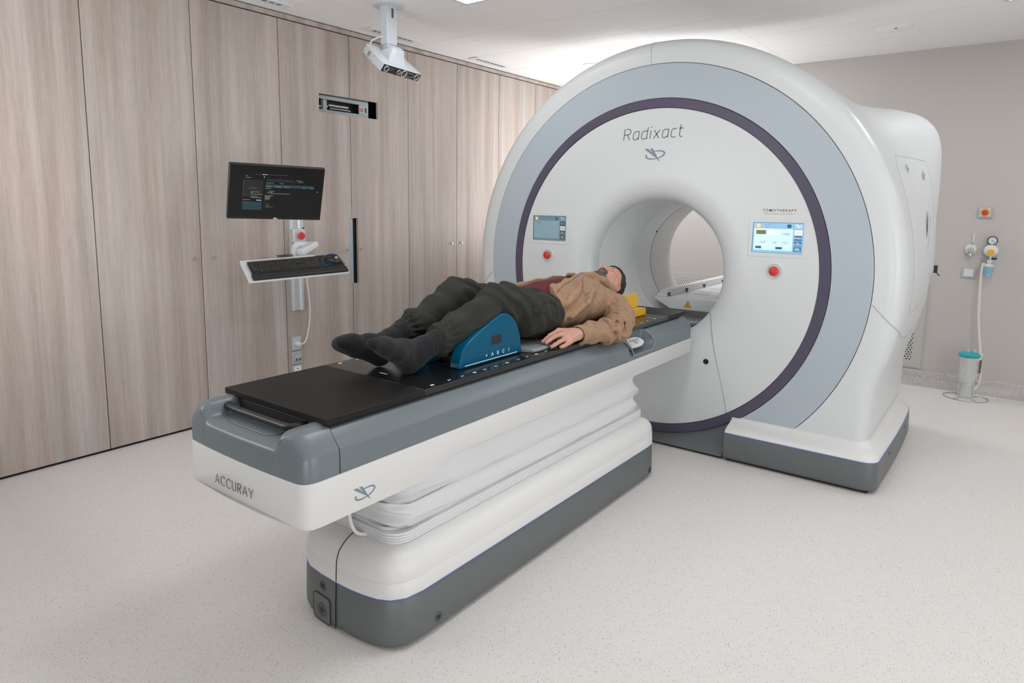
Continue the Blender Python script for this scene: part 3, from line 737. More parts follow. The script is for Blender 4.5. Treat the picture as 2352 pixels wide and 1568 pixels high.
# tabletop
tt = MB().prism([(-.262, -.25), (.143, -.25), (.143, .25), (-.262, .25)], .03, (0, 0, .803), (1, 0, 0), (0, 1, 0)); tt.build('tabletop_frame', M['blackp'], cou, bevel=.004)
MB().bb(-.20, 2.40, -.255, .255, .8275, .8365).build('tabletop_frame', M['blackp'], cou)
hd = MB().tube(spline([(-.20, .225, .815), (-.28, .222, .816), (-.312, .205, .816), (-.318, .17, .816), (-.318, .03, .816), (-.318, -.11, .816), (-.312, -.145, .816), (-.28, -.162, .816), (-.20, -.165, .815)], 6), .0125, 12); hd.build('pull_handle', M['blackp'], cou)
def wv_mat():
    m = mat('carbon_weave', (.011, .011, .012), .17)
    nt = m.node_tree; b = nt.nodes['Principled BSDF']; tc = nt.nodes.new('ShaderNodeTexCoord'); w = nt.nodes.new('ShaderNodeTexWave'); w.inputs['Scale'].default_value = 55; w.bands_direction = 'X'
    bp_ = nt.nodes.new('ShaderNodeBump'); bp_.inputs['Strength'].default_value = .09; bp_.inputs['Distance'].default_value = .0008
    nt.links.new(tc.outputs['Object'], w.inputs['Vector']); nt.links.new(w.outputs['Fac'], bp_.inputs['Height']); nt.links.new(bp_.outputs[0], b.inputs['Normal']); return m
M['weave'] = wv_mat()
ftop = mat('tabletop_end', (.011, .0105, .010), .42, spec=.22)
ZTT = .8585
for x0, x1, m in ((-.2785, .1425, ftop), (.1435, 2.1815, M['weave']), (2.1825, 2.444, ftop)):
    MB().bb(x0, x1, -.2765, .2765, .8365, ZTT).build('tabletop', m, cou, bevel=.002)
for i, x in enumerate((.204, .294, .368, .44, .501, .571, .646, .725, .788, .857, .932, 1.013, 1.789, 1.88, 1.957, 2.048)):
    for s in (-1, 1):
        mk = MB()
        if i % 3 == 0: mk.prism(arc(0, 0, .010, .006, 0, 330, 10), .0004, (x, s*.252, ZTT), (1, 0, 0), (0, 1, 0))
        else: strokes(mk, [[(-.008, -.006), (-.002, .006), (.004, -.004), (.009, .005)]], .0035, (x, s*.252, ZTT), (1, 0, 0), (0, 1, 0), .0004)
        mk.build('index_mark', M['whitei'], cou, smooth=0)
for a_, b_ in (((.205, -.02), (.205, .02)), ((2.06, -.20), (2.06, -.235))):
    mk = MB(); strokes(mk, [[a_, b_]], .004, (0, 0, ZTT), (1, 0, 0), (0, 1, 0), .0004); mk.build('centre_mark', M['whitei'], cou, smooth=0)
# name and emblem on the beam
CAPS = dict(A=(.62, [[(0, 0), (.3, .8), (.6, 0)], [(.11, .28), (.49, .28)]]), C=(.62, [arc(.36, .4, .36, .4, 45, 315, 16)]),
            U=(.56, [[(0, .8), (0, .25)]+arc(.25, .25, .25, .25, 180, 360, 10)+[(.5, .8)]]), R=(.5, [[(0, 0), (0, .8), (.25, .8)]+arc(.25, .6, .2, .2, 90, -90, 8)+[(0, .4)], [(.2, .4), (.48, 0)]]),
            Y=(.58, [[(0, .8), (.29, .38), (.58, .8)], [(.29, .38), (.29, 0)]]))
letters([CAPS[c] for c in 'ACCURAY'], .038, .22, (-.4092, .130, .596), (.02, -1, .0), (0, 0, 1), .0024, M['inkb'], 'raised_lettering', cou, 0., .0012)
emblem(.085, (-.178, -.3262, .612), (1, 0, 0), (0, 0, 1), M['logo'], cou, .0016)
MB().tube(spline([(-.06, -.09, .56), (-.055, -.093, .46), (-.045, -.10, .38), (-.02, -.115, .342), (.05, -.15, .334)], 6), .0065, 8).build('cable', M['cable'], cou)

# ------------------------------------------------------------------ things lying on the couch
ks = thing('knee_support', (.63, 0, ZTT), 'glossy blue knee support under the legs of the lying person', 'knee support')
kp = [(.425, 0), (.428, .03), (.440, .062), (.462, .088), (.50, .112), (.56, .140), (.62, .166), (.665, .184), (.70, .190), (.735, .186), (.768, .168), (.798, .135), (.82, .09), (.832, .045), (.838, 0)]
kp = [(v.x, v.y) for v in spline([(a_, b_, 0) for a_, b_ in kp], 3)]
MB().prism(kp, .055, (0, -.135, ZTT+.0005), (1, 0, 0), (0, 0, 1)).build('side_block', M['blue'], ks, smooth=35, bevel=.012, seg=4)
kp2 = [(x, min(z, .185)*.82) for x, z in kp]
MB().prism(kp2, .20, (0, .185, ZTT+.0005), (1, 0, 0), (0, 0, 1)).build('rear_block', M['blue'], ks, smooth=35, bevel=.012, seg=4)
MB().bb(.50, .82, -.134, -.016, ZTT+.0005, ZTT+.02).build('base_tray', M['blackp'], ks, bevel=.003)
yk = -.1903
MB().prism(rrect(.066, .036, .003), .0006, (.655, yk, ZTT+.088), (1, 0, .02), (0, 0, 1)).build('dark_window', M['blackp'], ks)
x = .59
for c in '+ABCI':
    text('white_letter', c, .021 if c != '+' else .022, (x, yk-.0003, ZTT+.030+(x-.59)*.0), (1, 0, 0), (0, 0, 1), M['whitei'], ks, .0002, bold=.0003); x += .0375
MB().bb(.455, .80, yk-.0015, yk+.001, ZTT+.010, ZTT+.0125).build('edge_line', M['whitei'], ks)
hs = thing('head_support', (1.97, 0, ZTT), 'stepped yellow head support under the head of the lying person', 'head support')
MB().prism([(1.76, 0), (2.14, 0), (2.14, .042), (2.06, .052), (1.76, .052)], .31, (0, .155, ZTT+.0005), (1, 0, 0), (0, 0, 1)).build('base_block', M['yellow'], hs, smooth=35, bevel=.005, seg=3)
cs = []
for x, top in ((1.765, .070), (1.80, .110), (1.83, .130), (1.90, .134), (1.99, .136), (2.04, .138), (2.078, .137), (2.083, .132)):
    ring = []
    for y in np.linspace(-.128, .128, 25):
        dip = .075*math.exp(-(y/.092)**4)*(1 if x < 2.05 else .45)
        ring.append((x, y, ZTT+max(.055, top-dip)))
    ring += [(x, .128, ZTT+.0525), (x, -.128, ZTT+.0525)]
    cs.append(ring)
MB().loft(cs).build('neck_cushion', M['yellow'], hs, smooth=50, bevel=.004)
gp = thing('folded_pad', (.94, -.14, ZTT), 'folded grey vinyl pad between the blue knee support and the hand', 'pad')
mbp = MB(); rings = []
for x, y0, y1 in ((.842, -.185, .02), (.862, -.232, .02), (.90, -.238, .02), (.965, -.236, .02), (1.03, -.215, .02), (1.10, -.19, .02)):
    rings.append([(x, y0, ZTT+.001), (x, y0-.003, ZTT+.008), (x, y0+.004, ZTT+.0175), (x, y0+.05, ZTT+.02), (x, y1, ZTT+.019), (x, y1, ZTT+.001)])
mbp.loft(rings).build('pad_cover', M['pad'], gp, smooth=50, bevel=.002)
# ------------------------------------------------------------------ ceiling fittings and lamps
def led(x0, x1, y0, y1, label, m='lpanel'):
    t = thing('led_ceiling_panel', ((x0+x1)/2, (y0+y1)/2, H), label, 'ceiling light', 'square LED panels in the ceiling')
    fr = MB(); w = .025
    for a in ((x0, x1, y0, y0+w), (x0, x1, y1-w, y1), (x0, x0+w, y0+w, y1-w), (x1-w, x1, y0+w, y1-w)): fr.bb(*a, H-.008, H-.0005)
    fr.build('frame', M['podw'], t, smooth=0)
    MB().bb(x0+w, x1-w, y0+w, y1-w, H-.004, H-.001).build('diffuser', M[m], t, smooth=0)
    return t
led(1.43, 2.05, .55, 1.17, 'square LED panel whose corner shows at the top edge of the picture')
PANELS = dict(P3=(1.74, -1.94), P2=(3.65, -1.94), P4=(-.17, .86), P5=(-.17, -1.94), P6=(1.74, -3.85), P7=(3.65, -3.85), P8=(-2.1, .86), P9=(-2.1, -1.94), PR=(4.5, .65), PA=(.75, -.7), PB=(.78, -1.94))  # unseen panels for room light; PA added to brighten couch side and lower gantry
POW = dict(P1=6., P2=9.5, P3=2.5, P4=0., P5=0., P6=5., P7=14., P8=7., P9=0., PR=22., BL=27., BR=0., SO=50., RB=32., BW=42., SR=0., PA=15., PB=0.)
PM = {'P1': M['lpanel']}
for k_, (cx, cy) in PANELS.items():
    PM[k_] = mat('led_panel_'+k_.lower(), (.9, .9, .9), .5, emit=(.985, .995, 1.), estr=1.); M[k_] = PM[k_]
    if POW[k_] > 0: led(cx-.31, cx+.31, cy-.31, cy+.31, 'unseen square LED panel placed in the ceiling to light the room', k_)
for k_, m_ in PM.items(): m_.node_tree.nodes['Principled BSDF'].inputs['Emission Strength'].default_value = POW[k_]
for x0, x1, l in ((.86, 1.392, 'slotted white air diffuser at the top edge above the left wood panels'), (2.083, 2.605, 'slotted white air diffuser behind the ceiling camera column'), (3.322, 3.83, 'slotted white air diffuser between ceiling camera and ring machine')):
    t = thing('air_diffuser', ((x0+x1)/2, 2.175, H), l, 'air vent', 'linear air diffusers along the wood wall')
    fr = MB(); y0, y1 = 2.118, 2.228
    for a in ((x0, x1, y0, y0+.028), (x0, x1, y1-.028, y1), (x0, x0+.04, y0+.028, y1-.028), (x1-.04, x1, y0+.028, y1-.028)): fr.bb(*a, H-.010, H-.0005)
    fr.build('frame', M['ceilw'], t, smooth=0, bevel=.002)
    MB().bb(x0+.04, x1-.04, y0+.028, y1-.028, H-.003, H-.0006).build('slot', M['ceild'], t, smooth=0)
    sl = MB(); n = 9
    for i in range(n):
        x = x0+.05+(x1-x0-.1)*i/(n-1); sl.bb(x-.0025, x+.0025, y0+.03, y1-.03, H-.008, H-.003)
    sl.build('grille', M['ceilw'], t, smooth=0)
t = thing('downlight', (4.2, 1.46, H), 'small round lit downlight in the ceiling beside the top of the ring machine', 'ceiling light')
MB().lathe([(.075, 0), (.078, .006), (.066, .010), (.060, .004)], (4.2, 1.46, H), (0, 0, -1), 32).build('rim', M['ceilw'], t)
M['dl'] = mat('downlight_lens', (.9, .9, .9), .4, emit=(1, .93, .80), estr=14.)
MB().lathe([(.060, .003), (.03, .009), (0, .010)], (4.2, 1.46, H), (0, 0, -1), 32).build('lens', M['dl'], t)
t = thing('ceiling_sensor', (4.30, -.99, H), 'round flat white ceiling fitting near the grey-pink wall', 'ceiling fitting')
MB().lathe([(.115, 0), (.115, .006), (.10, .014), (.03, .018), (0, .018)], (4.30, -.99, H), (0, 0, -1), 40).build('cover', M['ceil'], t)
MB().box((4.255, -1.005, H-.0175), (.014, .02, .003)).build('sensor_slot', M['dgrey'], t)

# stereo camera pod hanging from the ceiling
pod = thing('ceiling_camera', (1.768, 1.605, H), 'white tracking camera with black lens front hanging from the ceiling on a square column', 'camera')
cx0, cx1, cy0, cy1 = 1.722, 1.814, 1.575, 1.640
MB().bb(cx0, cx1, cy0, cy1, 2.538, H-.004).build('column', M['podw'], pod, bevel=.004)
MB().lathe([(.105, 0), (.105, .006), (.095, .009), (0, .009)], (1.768, 1.607, H), (0, 0, -1), 40).build('ceiling_plate', M['podw'], pod)
MB().bb(1.763, 1.782, 1.5742, 1.5755, 2.708, 2.768).build('cable_slot', M['dgrey'], pod)
MB().box((1.795, 1.583, 2.533), (.03, .012, .016)).build('hinge', M['steel'], pod, bevel=.003)
yw, ti, ro_ = -1.508, -.688, .034
Fd = V((math.cos(yw)*math.cos(ti), math.sin(yw)*math.cos(ti), math.sin(ti))); Rr = Fd.cross(V((0, 0, 1))).normalized(); Uu = Rr.cross(Fd)
Rr, Uu = Rr*math.cos(ro_)+Uu*math.sin(ro_), Uu*math.cos(ro_)-Rr*math.sin(ro_)
PC = V((1.776, 1.499, 2.35))
def pp(r, u, f): return PC+Rr*r+Uu*u+Fd*f
PW, PH, PD = .377, .056, .244
body = MB().loft([[pp(x*PW/2*s, u*PH/2, f) for x, u in ((-1, -1), (1, -1), (1, 1), (-1, 1))] for f, s in ((-PD, .80), (-PD*.93, .86), (-PD*.45, 1.0), (0, 1.0))]).build('housing', M['podw'], pod, smooth=0, bevel=.004)
hb = []
for u, rw, f0, f1 in ((.024, .085, -.20, -.05), (.045, .078, -.185, -.065), (.075, .066, -.165, -.085), (.098, .058, -.155, -.095), (.106, .045, -.145, -.105)):
    hb.append([pp(a, u, f) for a, f in ((-rw, f0+.02), (-rw+.02, f0), (rw-.02, f0), (rw, f0+.02), (rw, f1-.02), (rw-.02, f1), (-rw+.02, f1), (-rw, f1-.02))])
MB().loft(hb).build('tilt_neck', M['podw'], pod, smooth=40, bevel=.003)
MB().box((1.768, 1.607, 2.515), (.07, .05, .06)).build('pivot', M['podw'], pod, bevel=.004)
fp = MB(); fp.loft([[pp(x*(PW/2-.004), u*(PH/2-.003), f) for x, u in ((-1, -1), (1, -1), (1, 1), (-1, 1))] for f in (-.004, .002)]).build('front_panel', M['blackp'], pod, smooth=0)
for r, rad in ((.150, .020), (.030, .016), (-.022, .024), (-.150, .020)):
    o = MB().lathe([(rad*.82, .001), (rad*.86, .008), (rad, .008), (rad*1.02, .001)], pp(-r if False else r, 0, .001), Fd, 28).build('lens_ring', M['lgrey'], pod)
    MB().lathe([(rad*.82, .002), (rad*.5, .0045), (0, .006)], pp(r, 0, .001), Fd, 24).build('lens', M['lens'], o)
mbx = MB()
bo = [pp(-.077+x, y, .0025) for x, y in rrect(.075, .026, .012)]
mbx.tube(bo, .0013, 6, closed=True).build('badge', M['lgrey'], pod)
mbx = MB(); mbx.loft([[pp(a, u, f) for a, u in ((.122, -.004), (.085, -.004), (.085, .02), (.122, .02))] for f in (.001, .004)]).build('sensor_window', M['lens'], pod)
sv = MB()
for i in range(4):
    for j in range(5):
        c = pp(PW/2*.945, -.012+.008*i*1.0, -.165+.009*j); sv.cyl(c+Rr*.004, c-Rr*.0042, .0022, n=6)
sv.build('side_vent', M['dgrey'], pod)
for f, u in ((-.225, .015), (-.225, -.018), (-.10, .016), (-.10, -.018)):
    c = pp(PW/2*(.845 if f < -.2 else .985), u, f); MB().cyl(c-Rr*.002, c+Rr*.004, .0035, n=10).build('screw', M['dgrey'], pod)
MB().tube(spline([(1.722, 1.61, 2.585), (1.69, 1.625, 2.575), (1.65, 1.645, 2.55), (1.635, 1.645, 2.515), (1.64, 1.63, 2.49)], 5), .0045, 8).build('cable', M['cable'], pod)

# ------------------------------------------------------------------ wood wall equipment
wy = W
# laser unit in the horizontal niche
t = thing('laser_unit', (2.0, W+.06, 2.22), 'grey laser unit with dark window set in the horizontal wall niche', 'laser unit')
nx0, nx1, nz0, nz1 = NI['x0'], NI['x1'], NI['z0'], NI['z1']
dpt = W+.035
hs_ = MB(); hx1 = nx1-.07
hs_.bb(nx0+.002, hx1, dpt, dpt+.012, nz1-.030, nz1-.001).bb(nx0+.002, hx1, dpt, dpt+.012, nz0+.001, nz0+.026).bb(hx1-.095, hx1, dpt, dpt+.012, nz0+.026, nz1-.030)
hs_.build('casing', mat('laser_casing', (.36, .40, .42), .38, .3), t, smooth=0, bevel=.003)
MB().bb(nx0+.002, hx1, dpt+.06, dpt+.07, nz0, nz1).build('window_back', M['blackp'], t)
MB().bb(nx0+.08, nx0+.115, dpt+.02, dpt+.05, nz0+.026, nz1-.03).build('divider', M['lgrey'], t)
im = MB().cyl((nx0+.02, dpt+.04, nz0+.05), (nx0+.07, dpt+.04, nz0+.05), .012).cyl((nx0+.14, dpt+.04, nz0+.068), (nx0+.33, dpt+.04, nz0+.068), .012).cyl((nx0+.16, dpt+.045, nz0+.045), (nx0+.36, dpt+.045, nz0+.045), .008)
im.build('optic_tube', M['steel'], t); MB().cyl((nx0+.125, dpt+.04, nz0+.05), (nx0+.135, dpt+.04, nz0+.062), .008).build('brass_fitting', M['brass'], t)
lb_ = MB().bb(hx1-.088, hx1-.055, dpt-.001, dpt, nz0+.05, nz0+.072).build('red_label', M['red'], t); text('label_text', 'LAP', .013, (hx1-.0715, dpt-.0015, nz0+.061), (1, 0, 0), (0, 0, 1), M['whitei'], lb_, .0002)
MB().prism(rrect(.012, .04, .005), .002, (hx1-.028, dpt-.0005, nz0+.062), (1, 0, 0), (0, 0, 1)).build('oval_slot', M['blackp'], t)
# laser in the vertical slot
t = thing('laser_unit', (2.05, W+.05, 1.1), 'tall black laser slot with metal edge strip in the wood wall', 'laser unit')
MB().bb(SL['x0']+.001, SL['x0']+.036, W+.004, W+.05, SL['z0']+.001, SL['z1']-.001).build('edge_strip', mat('slot_strip', (.36, .43, .50), .4, .2), t, smooth=0)
MB().bb(SL['x0']+.036, SL['x1']-.001, W+.03, W+.06, SL['z0']+.001, SL['z1']-.001).build('dark_window', M['blackp'], t, smooth=0)
for z in (SL['z0']+.09, SL['z1']-.09): MB().cyl((SL['x0']+.018, W+.004, z), (SL['x0']+.018, W+.001, z), .004, n=12).build('screw', M['steel'], t)
# vertical lift rail
rx0, rx1 = 1.446, 1.546
t = thing('wall_rail', (1.496, W, 1.1), 'vertical aluminium lift rail on the wood wall below the monitor', 'rail')
pr = [(0, 0), (0, .022), (.006, .026), (.022, .026), (.026, .018), (.030, .014), (.070, .014), (.074, .018), (.078, .026), (.094, .026), (.100, .022), (.100, 0)]
MB().prism(pr, 1.0, (rx0, W, .70), (1, 0, 0), (0, -1, 0)).build('profile', M['alu'], t, smooth=30) if False else MB().loft([[(rx0+a, W-b, z) for a, b in pr] for z in (.70, 1.72)]).build('profile', M['alu'], t, smooth=30)
MB().cyl((1.496, W-.014, .80), (1.496, W-.017, .80), .005, n=12).build('screw', M['steel'], t)
MB().tube([(1.556, W-.012, .98), (1.556, W-.012, 1.40)], .006, 8).build('cable_duct', M['cable'], t)
for z in (1.295, 1.21): MB().box((1.556, W-.013, z), (.018, .02, .022)).build('cable_clip', M['blackp'], t, bevel=.002)
# emergency stop on the rail
t = thing('emergency_stop', (1.483, W-.03, 1.25), 'red emergency stop on a silver box mounted on the rail under the monitor', 'emergency stop')
MB().bb(1.434, 1.533, W-.075, W-.0265, 1.20, 1.298).build('box', M['alu'], t, bevel=.006)
MB().lathe([(.014, 0), (.014, .012), (.026, .014), (.027, .022), (.022, .030), (0, .033)], (1.487, W-.075, 1.25), (0, -1, 0), 28).build('push_button', M['red'], t)
# monitor
MC = V((.849, 1.582, 1.542)); yw, ti, rl_ = .356, -.326, -.024
Mn = V((-math.sin(yw)*math.cos(ti), -math.cos(yw)*math.cos(ti), math.sin(ti))); Mr = V((math.cos(yw), -math.sin(yw), 0)); Mu = Mr.cross(Mn)*-1
if Mu.z < 0: Mu = -Mu
Mr, Mu = Mr*math.cos(rl_)+Mu*math.sin(rl_), Mu*math.cos(rl_)-Mr*math.sin(rl_)
MR = Matrix((Mr, Mu, Mr.cross(Mu))).transposed()
def mp(r, u, n): return MC+Mr*r+Mu*u+Mn*n
def quadn(mb, r0, r1, u0, u1, n, mi=0): mb.add([mp(r0, u0, n), mp(r1, u0, n), mp(r1, u1, n), mp(r0, u1, n)], [(0, 1, 2, 3)], mi)
mo = thing('monitor', MC, 'black flat monitor showing a dark screen in front of the wood wall', 'monitor')
MB().box(mp(0, 0, -.016), (.54, .325, .028), MR).build('casing', M['blackp'], mo, bevel=.005)
MB().box(mp(0, -.02, -.045), (.24, .20, .035), MR).build('rear_housing', M['blackp'], mo, bevel=.012)
em = lambda n, c, s=1.: mat(n, c, .25, emit=c, estr=s)
smt = [mat('screen_black', (.006, .006, .006), .22, emit=(.0055, .0057, .006), estr=1.), em('screen_grey', (.012, .0125, .013)), em('screen_teal', (.012, .03, .036)), em('screen_text', (.16, .16, .155)), em('screen_dim', (.05, .05, .05)), em('screen_white', (.55, .55, .55)), em('screen_cyan', (.10, .24, .26))]
ds = MB(); quadn(ds, -.262, .262, -.146, .155, -.0015, 0)
# pixel (u from left 0..1, v from top 0..1) on the active area
def sq(u0, v0, u1, v1, mi, n=-.0010): quadn(ds, -.262+.524*u0, -.262+.524*u1, .155-.301*v1, .155-.301*v0, n, mi)
sq(.14, .27, .34, .61, 1); sq(.135, .70, .34, .86, 2, -.0011); sq(.135, .27, .139, .61, 4, -.0008); sq(.37, .345, .90, .405, 2)
rs = random.Random(3)
def line(u, v, L, mi, hgt=.009):
    x = u
    while x < u+L:
        w_ = rs.uniform(.006, .02); sq(x, v, min(x+w_, u+L), v+hgt, mi, -.0007); x += w_+.004
for u, L, mi in ((.26, .06, 4), (.33, .05, 5), (.39, .07, 4), (.47, .04, 4), (.52, .07, 4)): line(u, .155, L, mi)
for v, u, L, mi in ((.19, .155, .03, 3), (.225, .155, .06, 3), (.245, .38, .28, 4), (.245, .70, .06, 3), (.275, .38, .32, 4), (.275, .72, .06, 3), (.315, .375, .08, 3), (.315, .52, .04, 3), (.36, .375, .5, 4), (.385, .375, .06, 6), (.385, .47, .07, 6), (.385, .57, .06, 6), (.385, .78, .03, 6), (.385, .86, .05, 6), (.425, .37, .06, 3), (.475, .41, .06, 3), (.50, .39, .06, 3), (.52, .42, .22, 3),
                      (.565, .37, .09, 3), (.585, .37, .06, 3), (.60, .37, .065, 3), (.62, .37, .055, 3), (.64, .37, .05, 3), (.67, .37, .02, 4), (.73, .37, .05, 4), (.765, .39, .03, 3), (.785, .38, .08, 4), (.80, .38, .08, 4), (.50, .22, .09, 3), (.52, .22, .02, 3), (.545, .22, .12, 3), (.59, .22, .07, 3), (.615, .22, .11, 3), (.415, .19, .10, 4), (.44, .19, .08, 4), (.66, .14, .07, 3), (.70, .14, .07, 4)): line(u, v, L, mi)
for i in range(3): sq(.283+.018*i, .66, .293+.018*i, .675, 5, -.0006)
sq(.345, .20, .353, .214, 5, -.0006); sq(.945, .455, .952, .468, 5, -.0006)
ds.build('display', smt, mo, smooth=0, fix=False)
text('maker_mark', 'DELL', .0115, mp(.0, -.1555, -.0018), Mr, Mu, M['whitei'], mo, .0003, bold=.0004)
# monitor arm back to the rail
ar = mo
b0 = mp(.0, -.02, -.066); b1 = V((1.40, 2.14, 1.56)); b2 = V((1.496, W-.03, 1.56))
MB().tube([b0, (b0+b1)/2+V((0, 0, .01)), b1], .022, 10).build('arm_forearm', M['white'], ar); MB().tube([b1, b2], .026, 10).build('arm_link', M['white'], ar)
MB().box((1.496, W-.04, 1.56), (.09, .03, .12)).build('bracket', M['white'], ar, bevel=.004)
# keyboard tray on its arm
KC = V((1.121, 1.927, 1.088)); yw, ti, rl_ = -.322, .428, .055
Kr = V((math.cos(yw), math.sin(yw), 0)); Kb = V((-math.sin(yw)*math.cos(ti), math.cos(yw)*math.cos(ti), math.sin(ti))); Kn = Kr.cross(Kb); Kr = (Kr*math.cos(rl_)+Kn*math.sin(rl_)).normalized(); Kn = Kr.cross(Kb).normalized()
KR = Matrix((Kr, Kb, Kn)).transposed()
def kp_(r, b, n): return KC+Kr*r+Kb*b+Kn*n
def kbox(mb, r0, r1, b0, b1, n0, n1, mi=0): return mb.box(kp_((r0+r1)/2, (b0+b1)/2, (n0+n1)/2), (r1-r0, b1-b0, n1-n0), KR, mi)
kt = thing('keyboard_tray', KC, 'white tilted keyboard tray on a swivel arm under the monitor', 'keyboard tray')
mbt = MB(); kbox(mbt, -.258, .392, -.148, .096, -.030, -.018); mbt.build('tray_board', M['white'], kt, bevel=.003)
mbt = MB(); kbox(mbt, -.258, .235, .094, .104, -.030, -.006); mbt.build('rear_lip', M['white'], kt, bevel=.003)
mbt = MB(); kbox(mbt, -.232, .388, -.143, -.082, -.018, .001); mbt.build('wrist_rest', M['blackp'], kt, bevel=.007, seg=3)
mbt = MB(); kbox(mbt, .2225, .388, -.085, .100, -.018, -.0125); mbt.build('mouse_pad', M['blackp'], kt, bevel=.002)
MB().tube([kp_(-.02, .03, -.035), (1.27, 2.06, 1.06), (1.40, 2.12, 1.10)], .024, 10).build('swivel_arm', M['white'], kt)
MB().box((1.475, 2.155, 1.165), (.18, .07, .05), Matrix.Rotation(-.32, 3, 'Y') @ Matrix.Rotation(.25, 3, 'Z')).build('arm_link', M['white'], kt, bevel=.016, seg=4)
MB().tube(spline([(1.43, 2.25, 1.10), (1.435, 2.25, 1.16), (1.455, 2.245, 1.185), (1.49, 2.23, 1.185), (1.54, 2.19, 1.18)], 4), .026, 10).build('arm_elbow', M['white'], kt)
MB().bb(1.452, 1.54, W-.085, W-.0265, 1.07, 1.17).build('rail_carriage', M['white'], kt, bevel=.008)
mbt = MB(); sp_ = []
for i in range(150):
    a = i*.62; sp_.append(kp_(-.02+.105*i/149, .108+.0075*math.cos(a), .0+.0075*math.sin(a)))
mbt.tube(sp_, .0022, 5).build('coiled_cable', M['blackp'], kt)
kb = thing('keyboard', kp_(0, 0, 0), 'black keyboard lying on the white tray', 'keyboard')
mbt = MB(); kbox(mbt, -.222, .222, -.073, .073, -.0175, .000); mbt.build('keyboard_body', M['blackp'], kb, bevel=.004)
mbt = MB(); pit_ = .0188
kcol = mat('key_black', (.040, .037, .032), .5)
for row in range(6):
    b = .058-.0215*row if row == 0 else .056-.0205*row
    r = -.212; off = (0, 0, .4, .7, 1.2, 0)[row]
    cells = []
    if row == 5: cells = [(0, 1.3), (1.35, 1.1), (2.5, 1.1), (3.7, 5.7), (9.5, 1.1), (10.7, 1.1), (11.9, 1.1), (13.1, 1.4)]
    else:
        cells = [(i+off if i else 0, 1 if i else 1+off) for i in range(14-(row > 2))]
    for i, wk in cells:
        if i*pit_ > .275: continue
        wk = min(wk, 14.7-i); kbox(mbt, r+i*pit_, r+(i+wk)*pit_-.0045, b-.0150, b, .000, .0045)
    for i in range(3):
        if row in (3,) or (row == 4 and i != 1): continue
        kbox(mbt, .078+i*pit_, .078+(i+1)*pit_-.003, b-.0165, b, .0, .0035)
    for i in range(4):
        kbox(mbt, .142+i*pit_, .142+(i+1)*pit_-.003, b-.0165, b, .0, .0035)
mbt.build('key_block', kcol, kb, smooth=0)
mbt = MB(); kbox(mbt, -.165, -.158, -.062, -.056, .0035, .0045); mbt.build('white_key_mark', M['whitei'], kb)
ms = thing('computer_mouse', kp_(.335, .01, -.012), 'dark computer mouse on the black pad of the tray', 'mouse')
mbt = MB(); rg = []
for f, w_, h_ in ((-.056, .004, .002), (-.052, .018, .012), (-.04, .027, .022), (-.02, .031, .030), (.0, .031, .033), (.02, .029, .031), (.04, .025, .023), (.052, .016, .012), (.056, .004, .003)):
    rg.append([kp_(.335, .012, -.0125)+(Kr*.75+Kb*-.66)*f+(Kr*.66+Kb*.75)*(w_*math.cos(a))+Kn*max(0, h_*math.sin(a)) for a in [PI*i/10 for i in range(11)]])
mbt.loft(rg, False, False, False).build('mouse_shell', M['blackp'], ms, smooth=60)
o_ = kp_(.335, .012, .0185)
mbt = MB().box(o_+(Kr*.75+Kb*-.66)*.018, (.018, .012, .004), KR); mbt.build('white_sticker', M['whitei'], ms)
cd = MB().tube(spline([kp_(.245, -.055, -.008), kp_(.262, .02, -.008), kp_(.30, .075, -.006), kp_(.345, .092, -.004), kp_(.378, .06, -.005), kp_(.386, -.02, -.006), kp_(.385, -.07, .001)], 8), .0032, 6).tube(spline([kp_(.25, -.06, -.008), kp_(.275, -.05, -.008), kp_(.30, -.03, -.008), kp_(.285, -.0, -.008), kp_(.305, .03, -.008)], 6), .0028, 6)
tag(cd.build('mouse_cord', M['bluec']), 'blue cord curled around the computer mouse on the tray', 'cord')
ct = MB()
for i in range(5): ct.cyl(kp_(.262+.008*i, -.045+.012*(i % 3), -.011), kp_(.262+.008*i, -.045+.012*(i % 3), -.003), .0035, n=8)
tag(ct.build('cable_tie', M['whitei']), 'small white cable tie beads beside the mouse cord', 'cable tie') if False else None
# power cord and sockets
pc = MB().tube(spline([(1.556, W-.05, 1.02), (1.558, W-.045, .93), (1.575, W-.04, .80), (1.585, W-.035, .68), (1.572, W-.032, .56), (1.545, W-.035, .475), (1.515, W-.04, .448), (1.49, W-.045, .445)], 6), .0058, 8)
tag(pc.build('power_cord', M['cable']), 'white power cord hanging from the tray down to the top wall socket', 'cord')
def sock(z0, z1, label):
    t = thing('wall_socket', (1.478, W, (z0+z1)/2), label, 'wall socket', 'sockets stacked under the rail')
    MB().bb(1.434, 1.522, W-.010, W-.0005, z0, z1).build('plate', M['lgrey'], t, bevel=.004); return t
t = sock(.396, .503, 'topmost of the three wall sockets, with a white plug in it')
MB().bb(1.444, 1.512, W-.0125, W-.009, .408, .491).build('insert', mat('socket_insert', (.56, .57, .57), .5), t, bevel=.002)
MB().lathe([(0, .035), (.012, .034), (.017, .028), (.018, 0)], (1.478, W-.0125, .448), (0, -1, 0), 24).build('plug', M['cable'], t)
t = sock(.292, .390, 'middle wall socket with two dark data ports')
o = MB().bb(1.449, 1.507, W-.024, W-.009, .318, .362).build('port_block', M['lgrey'], t, bevel=.002)
for x in (1.463, 1.492): MB().bb(x-.008, x+.008, W-.026, W-.0235, .322, .338).build('data_port', M['dgrey'], o)
t = sock(.188, .286, 'lowest wall socket, half hidden by the edge of the tabletop')
o = MB().bb(1.450, 1.508, W-.013, W-.009, .200, .275).build('insert', M['whitei'], t, bevel=.002)
